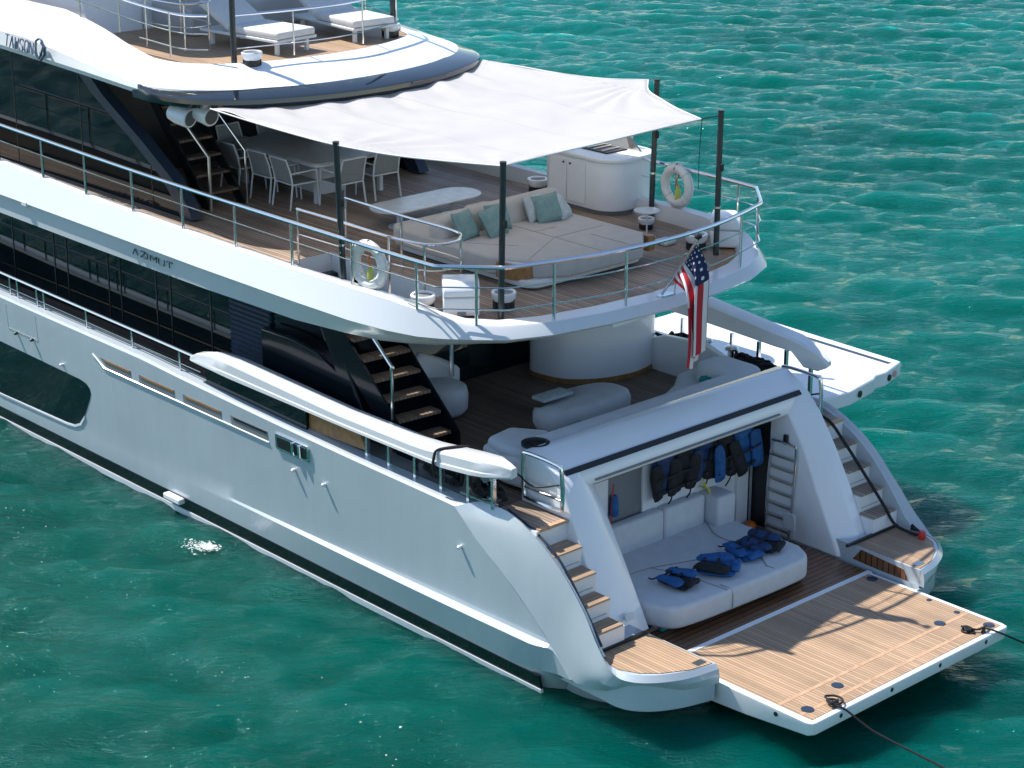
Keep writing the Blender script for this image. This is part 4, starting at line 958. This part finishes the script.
# ------------------------------------------------------------------ aft main deck furniture
t = thing('aft_sofa', 'long curved pale grey sofa along the garage coaming', 'sofa', (-2.8, 0, 2.355))
sf = [(-3.55, -2.55), (-2.98, -2.62), (-2.5, -2.55), (-2.5, 2.62), (-3.3, 2.62), (-3.85, 2.35), (-3.8, 1.9), (-3.5, 1.5), (-3.22, .9), (-3.12, -.6), (-3.25, -1.5), (-3.62, -1.95)]
MB().prism(sf, 'z', 2.40, 2.86).build('seat', 'fabric2', t, .08, 4)
MB().prism(rrect(-2.86, -2.5, -2.2, 2.55, .14), 'z', 2.78, 3.09).build('backrest', 'fabric2', t, .09, 4)
MB().prism(rrect(-3.55, -2.55, 1.9, 2.66, .25), 'z', 2.78, 3.10).build('end_bolster', 'fabric2', t, .10, 4)
MB().prism([(-3.5, -2.5), (-3.05, -2.6), (-2.6, -2.5), (-2.6, -1.8), (-3.1, -1.6), (-3.6, -1.95)], 'z', 2.78, 2.98).build('end_bolster', 'fabric2', t, .09, 4)
MB().lathe([(.21, 0), (.21, .04), (.16, .045), (.155, .01)], (-2.52, -2.42, 3.10), 24).build('cup_holder', 'black', t)
for i, (x, y, r_) in enumerate(((-3.02, -1.25, 14), (-2.98, -.55, 4), (-3.28, 2.02, 30), (-3.0, 1.6, 10))):
    b = MB().box((0, 0, .06), (.14, .52, .06), rz=R(r_), ry=R(-20)).box((.07, .02, .07), (.10, .46, .05), rz=R(r_+6), ry=R(-34))
    o = b.build('folded_towel', 'tealcloth' if i % 2 == 0 else 'teal', None, .02, 3, shift=(0, 0, 0)); o.location = (x, y, 2.87)
    tag(o, ('folded teal towel on the aft sofa, nearest the pouf', 'pale teal towel in the middle of the aft sofa seat', 'teal towel on the far end of the aft sofa', 'folded teal towel slumped against the far sofa back')[i], 'towel', 'towels on the aft sofa')
t = thing('pouf', 'large oval pale grey pouf with a notch in the aft deck middle', 'pouf', (-4.15, .15, 2.355), R(0))
b = MB(); rows = []
for z, s in ((0.02, .80), (.06, .93), (.18, 1.0), (.32, 1.0), (.41, .96), (.455, .86), (.47, .72)):
    r = []
    for j in range(48):
        a = 2*math.pi*j/48; e = abs(math.cos(a))**.8*math.copysign(1, math.cos(a)); g = abs(math.sin(a))**.8*math.copysign(1, math.sin(a))
        x, y = .46*e*s, .92*g*s
        y2 = y; zz = z
        if y < -.05 and x < -.02 and z > .3: zz = z-.13*min(1, max(0, (-y-.05)/.06))*min(1, max(0, (-x)/.1))*min(1, max(0, (y+.8)/.1))
        r.append((-4.14+x+.16*y*0, .10+y2, 2.355+zz))
    rows.append(r)
b.loft(rows, True, True).build('pouf_body', 'fabric2', t, sharp=80)
MB().prism([(-4.62, -.55), (-4.32, -.55), (-4.32, .08), (-4.62, .08)], 'z', 2.79, 2.845).build('pouf_inlay', 'greycush', t, .02, 3)
t = thing('lounge_armchair', 'rounded white armchair half hidden behind the inner stair', 'armchair', (-5.9, -1.25, 2.355))
b = MB(); rows = []
for z, s, dx in ((.03, .80, 0), (.12, .98, 0), (.36, 1, 0), (.46, .94, 0), (.50, .8, 0)):
    rows.append([(-5.95+.42*s*math.cos(a)+dx, -1.22+.38*s*math.sin(a), 2.355+z) for a in (2*math.pi*j/32 for j in range(32))])
b.loft(rows, True, True).build('seat', 'fabric2', t, sharp=80)
b = MB(); rows = []
for i in range(17):
    a = R(100+i*11); h_ = .92-.25*abs(i-8)/8
    cx, cy = -6.0+.44*math.cos(a), -1.24+.40*math.sin(a); ex, ey = math.cos(a)*.09, math.sin(a)*.09
    rows.append([(cx-ex, cy-ey, 2.40), (cx+ex, cy+ey, 2.40), (cx+ex*1.1, cy+ey*1.1, 2.355+h_-.06), (cx+ex*.5, cy+ey*.5, 2.355+h_), (cx-ex*.5, cy-ey*.5, 2.355+h_), (cx-ex, cy-ey, 2.355+h_-.06)])
b.loft(rows, True, True).build('backrest', 'fabric2', t, sharp=70)
# mooring gear
def bollard(x, y, z, label):
    t = thing('mooring_bollard', label, 'bollard', (x, y, z), group='mooring bollards')
    MB().lathe([(.10, 0), (.10, .02), (.06, .05), (.06, .24), (.11, .27), (.12, .30), (.09, .33), (.02, .34)], (x, y, z), 18).build('post', 'chrome', t)
    MB().lathe([(.13, 0), (.13, .015)], (x, y, z), 18).build('foot', 'brass', t)
    return t
bollard(-4.3, 3.12, 2.722, 'steel bollard in the far mooring recess, left in the row'); bollard(-3.75, 3.14, 2.722, 'steel capped bollard in the far mooring recess beside the rope heap')
bollard(-2.75, -3.12, 2.402, 'steel bollard under the end of the near wing cap')
def ropeheap(name, pts, rad, label, mat='rope'):
    b = MB().tube(spline(pts, 5), rad, 6)
    return tag(b.build(name, mat, None, shift=pts[0]), label, 'rope')
rr = np.random.default_rng(2)
def heap(cx, cy, z, rx, ry, n, h, rad, label):
    pts = []
    for q in range(n*9):
        a = 2*math.pi*q/9; f_ = .35+.65*rr.random()
        pts.append((cx+rx*f_*math.cos(a)+.25*rx*math.sin(q*.11), cy+ry*f_*math.sin(a), z+rad+h*rr.random()*(1-.5*f_)))
    return ropeheap('mooring_rope', pts, rad, label)
heap(-4.85, 3.12, 2.72, .48, .13, 9, .34, .030, 'heap of thick black mooring rope in the far recess, left of the bollards')
heap(-3.25, 3.12, 2.72, .50, .13, 10, .34, .030, 'heap of thick black mooring rope in the far recess, right of the bollards')
pts = [(-2.62+.30*math.cos(a)*(.6+.4*rr.random())-.2*i_/50, -3.15+.10*math.sin(a), 2.45+.20*rr.random()*math.sin(math.pi*i_/50)+.03) for i_, a in enumerate(np.linspace(0, 24, 50))]
ropeheap('mooring_rope', pts, .03, 'black mooring rope heaped under the end of the near wing cap')
pts = [(-3.7+.45*math.cos(a)*(.6+.4*rr.random()), -3.15+.10*math.sin(a), 2.44+.28*rr.random()*math.sin(math.pi*i_/40)) for i_, a in enumerate(np.linspace(0, 20, 40))]
ropeheap('mooring_rope', pts, .03, 'black rope coil between the pillars under the near wing cap')
ropeheap('lashing_strap', [(-3.36, -3.60, 2.66), (-3.36, -3.64, 2.84), (-3.34, -3.635, 3.0), (-3.31, -3.60, 3.10), (-3.2, -3.45, 3.135), (-3.1, -3.28, 3.135), (-3.06, -3.185, 3.08), (-3.06, -3.17, 2.85)], .022, 'black strap lashed round the near wing cap')
pts = [(-2.45, 2.9, 2.75), (-2.2, 3.15, 2.5), (-1.9, 3.1, 2.40), (-1.5, 2.98, 2.38), (-1.22, 3.0, 2.12), (-.95, 3.02, 1.84), (-.68, 3.04, 1.55), (-.42, 3.08, 1.24), (-.25, 3.14, .98), (.0, 3.2, .90), (.18, 3.22, .90)]
ropeheap('shore_cable', pts, .026, 'black cable running down the far stair to its red plug')
tag(MB().lathe([(.05, 0), (.06, .03), (.06, .10), (.04, .13)], (0, 0, 0), 14).build('cable_plug', 'red'), 'red plug at the lower end of the black stair cable', 'plug').location = (.22, 3.22, .858)

# ------------------------------------------------------------------ garage lounge
t = thing('garage_lounge', 'deep pale grey L-shaped lounge bed inside the stern garage', 'lounge bed', (-1.3, 0, .55))
seat = [(-2.42, -1.84), (-.80, -1.82), (-.48, -1.66), (-.37, -1.30), (-.32, -.4), (-.30, .9), (-.42, 1.24), (-.72, 1.42), (-2.42, 1.42)]
seat = [(v.x, v.y) for v in spline([(x, y, 0) for x, y in seat[1:8]], 4)]
seat = [(-2.42, -1.84)]+seat+[(-2.42, 1.42)]
MB().prism(seat, 'z', .64, .99).build('seat', 'fabric2', t, .07, 4)
MB().prism([(-2.40, -1.7), (-.95, -1.66), (-.66, -1.45), (-.52, -1.1), (-.44, .85), (-.52, 1.1), (-.76, 1.28), (-2.4, 1.3)], 'z', .552, .65).build('plinth', 'black', t)
for y0, y1 in ((-1.84, .05), (.07, .98)):
    MB().bx(-2.47, -2.26, y0, y1, .95, 1.47).build('back_cushion', 'fabric2', t, .06, 4)
MB().bx(-2.47, -2.02, 1.0, 1.42, .95, 1.46).build('back_cushion', 'fabric2', t, .06, 4)
zt_ = .994
for pl in ([(-2.26, 1.0), (-1.75, .72), (-1.05, .75), (-.5, .42)], [(-1.65, -.9), (-1.2, -.72), (-.36, -.62)], [(-1.75, -1.82), (-1.65, -.9)], [(-1.65, -.9), (-1.05, .75)]):
    MB().tube(spline([(x, y, zt_) for x, y in pl], 4), .011, 5).build('seam', 'seam', t)
for y in (-.55, .46):
    MB().tube(spline([(-.55, y-.02, .992), (-.40, y, .985), (-.335, y+.01, .94), (-.318, y+.01, .85), (-.318, y+.01, .70)], 3), .013, 5).build('seam', 'seam', t)
def life_jacket(loc, rot, label, cols, grp, s=1.0, seed=0):
    t = thing('life_jacket', label, 'life jacket', loc, 0, grp); t.rotation_euler = rot
    g = random.Random(seed)
    def part(mb, n, m, **k): o = mb.build(n, m, None, shift=(0, 0, 0), **k); o.parent = t; return o
    def pad(cx, cy, cz, sx, sy, sz, n, m, rz=0):
        b = MB(); N = 9; tp, bt = [], []
        for i in range(N+1):
            a = i/N*2-1; r1, r2 = [], []
            for j in range(N+1):
                c = j/N*2-1; h = sz/2*(max(0, (1-a**6)*(1-c**6))**.5)*(1+.25*math.sin(4*a+seed)*math.cos(3*c+seed))+.004
                x, y = a*sx/2*(1-.12*c*c), c*sy/2*(1-.08*a*a); x, y = x*math.cos(rz)-y*math.sin(rz), x*math.sin(rz)+y*math.cos(rz)
                w_ = .02*math.sin(7*x+5*y+seed)
                r1.append((cx+x, cy+y, cz+h+w_)); r2.append((cx+x, cy+y, cz-h+w_))
            tp.append(r1); bt.append(r2)
        b.loft(tp).loft(bt); e = lambda q: [q[i][0] for i in range(N+1)]+[q[N][j] for j in range(1, N+1)]+[q[i][N] for i in range(N-1, -1, -1)]+[q[0][j] for j in range(N-1, 0, -1)]
        b.loft([e(tp), e(bt)], True); return part(b, n, m, sharp=80)
    pad(0, .02, .05*s, .42*s, .52*s, .08*s, 'back_panel', cols[0])
    pad(-.15*s, -.02, .11*s, .19*s, .50*s, .08*s, 'front_panel', cols[1], .12)
    pad(.15*s, -.03, .11*s, .19*s, .48*s, .08*s, 'front_panel', cols[2], -.15)
    pad(0, .27*s, .09*s, .30*s, .12*s, .07*s, 'collar', cols[0])
    for y in (-.14, .04):
        part(MB().box((0, y*s, .155*s), (.40*s, .035, .012), rz=.05*g.uniform(-1, 1)), 'strap', 'blackcloth')
    part(MB().box((.02, -.14*s, .168*s), (.06, .045, .02)), 'buckle', 'rubber')
    part(MB().tube(spline([(.1*s, -.2*s, .12*s), (.16*s, -.32*s, .06*s), (.12*s, -.42*s, .03)], 4), .012, 5), 'loose_strap', 'blackcloth')
    return t
gp = 'life jackets lying on the garage lounge'
life_jacket((-.98, -1.02, 1.0), (0, R(4), R(-80)), 'blue life jacket lying nearest the port post on the lounge', ('blackcloth', 'blue', 'blue'), gp, 1.0, 1)
life_jacket((-.90, -.28, 1.0), (R(3), 0, R(-55)), 'bright blue life jacket with loose black strap, second on the lounge', ('blue', 'blue', 'blackcloth'), gp, 1.15, 2)
life_jacket((-1.02, .46, 1.0), (0, R(-4), R(-95)), 'blue and black life jacket, third from the left on the lounge', ('blue', 'navy', 'blue'), gp, 1.0, 3)
life_jacket((-1.02, .88, 1.02), (R(-3), R(3), R(-70)), 'dark navy life jacket, rightmost of those lying on the lounge', ('blackcloth', 'navy', 'navy'), gp, 1.05, 4)
gp = 'life jackets hanging on the garage wall'
H = R(90)
life_jacket((-2.43, .10, 1.94), (H, 0, H), 'black life jacket hanging leftmost on the white garage wall', ('navy', 'blackcloth', 'blackcloth'), gp, 1.2, 5)
life_jacket((-2.42, .50, 1.96), (H, 0, H-.1), 'black life jacket with pale cords hanging second from the left', ('blackcloth', 'blackcloth', 'blackcloth'), gp, 1.2, 6)
life_jacket((-2.43, .95, 1.98), (H, R(5), H), 'dark navy life jacket hanging beside the yellow strap', ('navy', 'navy', 'blackcloth'), gp, 1.1, 7)
life_jacket((-2.36, 1.36, 1.96), (H, 0, H+.1), 'blue and black life jacket hanging second from the right', ('blackcloth', 'blue', 'blackcloth'), gp, 1.25, 8)
life_jacket((-2.30, 1.80, 2.00), (H, R(-14), H-.1), 'bright blue edged black life jacket hanging rightmost', ('blue', 'blackcloth', 'blue'), gp, 1.3, 9)
tag(MB().tube([(-2.42, -.2, 2.38), (-2.42, 2.0, 2.40)], .012, 6).build('hanging_rail', 'chrome', None, shift=(-2.42, .8, 2.39)), 'steel rail the hanging life jackets are hooked on in the garage', 'rail')
b = MB()
for pl in ([(-2.40, 1.02, 2.30), (-2.36, 1.0, 1.9), (-2.33, 1.0, 1.62), (-2.25, 1.04, 1.50), (-2.23, 1.07, 1.2), (-2.232, 1.06, 1.05)], [(-2.40, .98, 1.56), (-2.3, 1.12, 1.50)]):
    for a, c in zip(spline(pl, 4)[:-1], spline(pl, 4)[1:]): b.tube([a, c], .016, 4)
tag(b.build('lashing_strap', 'yellow'), 'yellow strap hanging from the rail over the lounge back', 'strap')
t = thing('boarding_ladder', 'steel boarding ladder with dark rungs stowed on the garage side wall', 'ladder', (-1.8, 2.17, .6))
MB().tube(spline([(-2.05, 2.17, .56), (-2.04, 2.17, 1.3), (-1.99, 2.17, 2.06), (-1.91, 2.17, 2.16), (-1.56, 2.17, 2.16), (-1.49, 2.17, 2.08), (-1.52, 2.17, 1.3), (-1.56, 2.17, .56)], 5), .02, 8).build('side_rail', 'chrome', t)
for i in range(7):
    z = .68+.205*i; MB().bx(-2.04+.007*i, -1.55+.006*i, 2.14, 2.195, z, z+.03).build('rung', 'brass', t)
MB().bx(-1.76, -1.68, 2.16, 2.21, 2.14, 2.30).build('hook', 'black', t, .01, 2)
o = MB().lathe([(.03, 0), (.08, .03), (.10, .08), (.08, .13), (.03, .16)], (0, 0, 0), 16).build('marker_buoy', 'orange'); o.location = (-2.26, 2.05, .552)
tag(o, 'orange buoy on the garage floor in the dark side opening', 'buoy')
t = thing('throw_bag', 'red and blue throw bag hanging in the dark garage doorway', 'bag', (-2.44, -.90, 1.5))
MB().lathe([(.05, 0), (.07, .03), (.06, .3), (.03, .34)], (-2.43, -.88, 1.58), 12).build('bag_body', 'blue', t); MB().tube(spline([(-2.43, -.9, 2.1), (-2.43, -.94, 1.7), (-2.43, -.92, 1.15)], 4), .011, 6).build('bag_line', 'red', t)
o = MB().bx(-.16, .16, -.13, .13, 0, .10).box((.05, .02, .13), (.2, .18, .07), rz=.4).build('folded_towel', 'tealcloth', None, .03, 3, shift=(0, 0, 0)); o.location = (-.80, -1.55, .552)
tag(o, 'teal cloth bundle on the garage floor by the port post', 'towel')

# ------------------------------------------------------------------ top deck loungers and lamps under the overhang
def lounger(loc, rz, label):
    t = thing('sun_lounger', label, 'sun lounger', loc, rz, 'sun loungers on the top deck')
    def part(mb, n, m, **k): o = mb.build(n, m, None, shift=(0, 0, 0), **k); o.parent = t; return o
    part(MB().bx(-2.0, 0, -.46, .46, .22, .27), 'frame', 'alu', bevel=.012, seg=2)
    for x in (-1.8, -.14):
        for y in (-.34, .34): part(MB().bx(x-.03, x+.03, y-.03, y+.03, 0, .22), 'leg', 'alu')
    part(MB().bx(-1.25, -.01, -.44, .44, .275, .40), 'mattress', 'cushwhite', bevel=.035, seg=3)
    part(MB().prism([(-1.27, .28), (-1.26, .40), (-1.98, .78), (-2.04, .66)], 'y', -.44, .44), 'back_cushion', 'cushwhite', bevel=.035, seg=3)
    return t
l0 = lounger((-10.75, -.30, 7.362), R(6), 'white sun lounger behind the near corner of the top deck rail')
dup(l0, (-10.75, 1.40, 7.362), R(-4), 'white sun lounger with streaky sunlight, farther along the top deck')
tp = []
for x, y, lb in ((-10.6, -1.72, 'near'), (-11.02, 2.02, 'far')):
    t = thing('sundeck_pole', 'black pole standing at the %s end of the top deck rail' % lb, 'pole', (x, y, 7.36), group='black poles on the top deck')
    MB().tube([(x, y, 7.362), (x, y, 9.4)], .05, 12).build('pole_tube', 'pole', t); MB().lathe([(.09, 0), (.09, .02)], (x, y, 7.362), 16).build('foot', 'black', t)
def spot(loc, rz, label):
    t = thing('deck_speaker', label, 'speaker', loc, rz, 'white cylindrical speakers under the overhang')
    def part(mb, n, m, **k): o = mb.build(n, m, None, shift=(0, 0, 0), **k); o.parent = t; return o
    o = part(MB().lathe([(.08, -.25), (.135, -.23), (.165, -.08), (.165, .16), (.15, .18), (.13, .17)], (0, 0, 0), 24), 'body', 'white'); o.rotation_euler = (0, R(100), 0)
    o2 = part(MB().lathe([(.128, .165), (.128, .175)], (0, 0, 0), 24), 'grille', 'lens'); o2.rotation_euler = (0, R(100), 0)
    part(MB().tube([(0, 0, .12), (0, 0, .28)], .03, 8), 'bracket', 'white')
    return t
s0 = spot((-10.40, -2.92, 6.72), R(14), 'white cylindrical speaker hanging in front, under the overhang corner')
dup(s0, (-10.12, -2.68, 6.76), R(6), 'white cylindrical speaker just behind and right of its twin')

# ------------------------------------------------------------------ ropes on the platform, splash foam and painted sun glints on the water
def coil(c, n, r0, z, rad, label, tail):
    pts = [(c[0]+(r0-.012*i*.4)*math.cos(a), c[1]+(r0-.012*i*.4)*math.sin(a), z+rad*(1+1.1*(i//14))) for i, a in enumerate(np.linspace(0, 2*math.pi*n, 14*n))]
    pts = pts+tail
    b = MB().tube(spline(pts, 3), rad, 6)
    return tag(b.build('mooring_line', 'rope', None, shift=c), label, 'rope')
coil((2.30, 1.56, .557), 3, .11, .557, .016, 'black line coiled at the far platform corner, running off to the water', [(2.40, 1.66, .60), (2.47, 1.74, .62), (2.60, 1.85, .58), (2.75, 2.12, .42), (2.95, 2.5, .2), (3.3, 3.1, -.1), (3.6, 3.6, -.3)])
coil((2.40, -1.55, .557), 3, .05, .557, .016, 'black line made fast at the near platform corner, trailing into the water', [(2.48, -1.62, .60), (2.62, -1.55, .55), (2.95, -1.42, .34), (3.45, -1.25, .18), (4.0, -1.12, .06), (5.2, -.9, -.2)])
for x, y in ((2.46, 1.74), (2.46, -1.60)):
    t = thing('platform_cleat', 'small black cleat at the %s aft corner of the platform' % ('far' if y > 0 else 'near'), 'cleat', (x, y, .557), group='platform cleats')
    MB().tube([(x-.02, y-.09, .62), (x, y, .63), (x-.02, y+.09, .62)], .016, 8).build('horn', 'black', t); MB().lathe([(.04, 0), (.025, .03), (.025, .07)], (x, y, .557), 12).build('cleat_post', 'black', t)
k = NT('white_foam_glint'); k.set(Roughness=.9, Base_Color=(.62, .66, .65, 1), Alpha=.92); M['foam'] = k.m
fm = MB(); g = random.Random(4)
def blob(x, y, r, z=.03):
    vs = []; n = 7
    vs = [(x+r*math.cos(2*math.pi*i/n)*g.uniform(.6, 1.2), y+r*math.sin(2*math.pi*i/n)*g.uniform(.6, 1.2), z) for i in range(n)]+[(x, y, z+r*.35)]
    fm.add(vs, [(i, (i+1) % n, n) for i in range(n)])
for _ in range(560):
    k_ = g.random() < .7
    a = g.gauss(0, .085 if k_ else .16); c = g.gauss(0, .07 if k_ else .12); blob(-8.62+a+(.05 if k_ else -.12), -4.12+c*.9+(.06 if k_ else -.05), g.uniform(.004, .018)*(1 if g.random() < .9 else 2), g.uniform(.02, .045))
o = fm.build('water_splash', 'foam', None, shift=(-8.72, -4.05, 0)); tag(o, 'white splash of discharge water beside the hull', 'splash', kind='stuff')
fk = MB(); fm = fk; g = random.Random(9)  # small white blobs stand in for sun glints on the ripples
for cx, cy, sx, sy, n in ((-8.5, -6.2, 2.2, .9, 16), (-4.5, -6.5, 1.2, .8, 16), (-6.5, -8.6, 1.2, .8, 14), (-8.6, -8.4, 1.6, .7, 12), (-1.5, -6.0, 2.0, .6, 12), (-11.5, -5.6, 1.2, .6, 14)):
    for _ in range(n): blob(cx+g.gauss(0, sx*.5), cy+g.gauss(0, sy*.5), g.uniform(.005, .013)*(2.2 if g.random() < .05 else 1), .05)
o = fk.build('glint_flecks', 'foam', None, shift=(-6, -6, 0)); tag(o, 'scattered white flecks painted as sun glints on the dark green water near the hull', 'foam', kind='stuff')
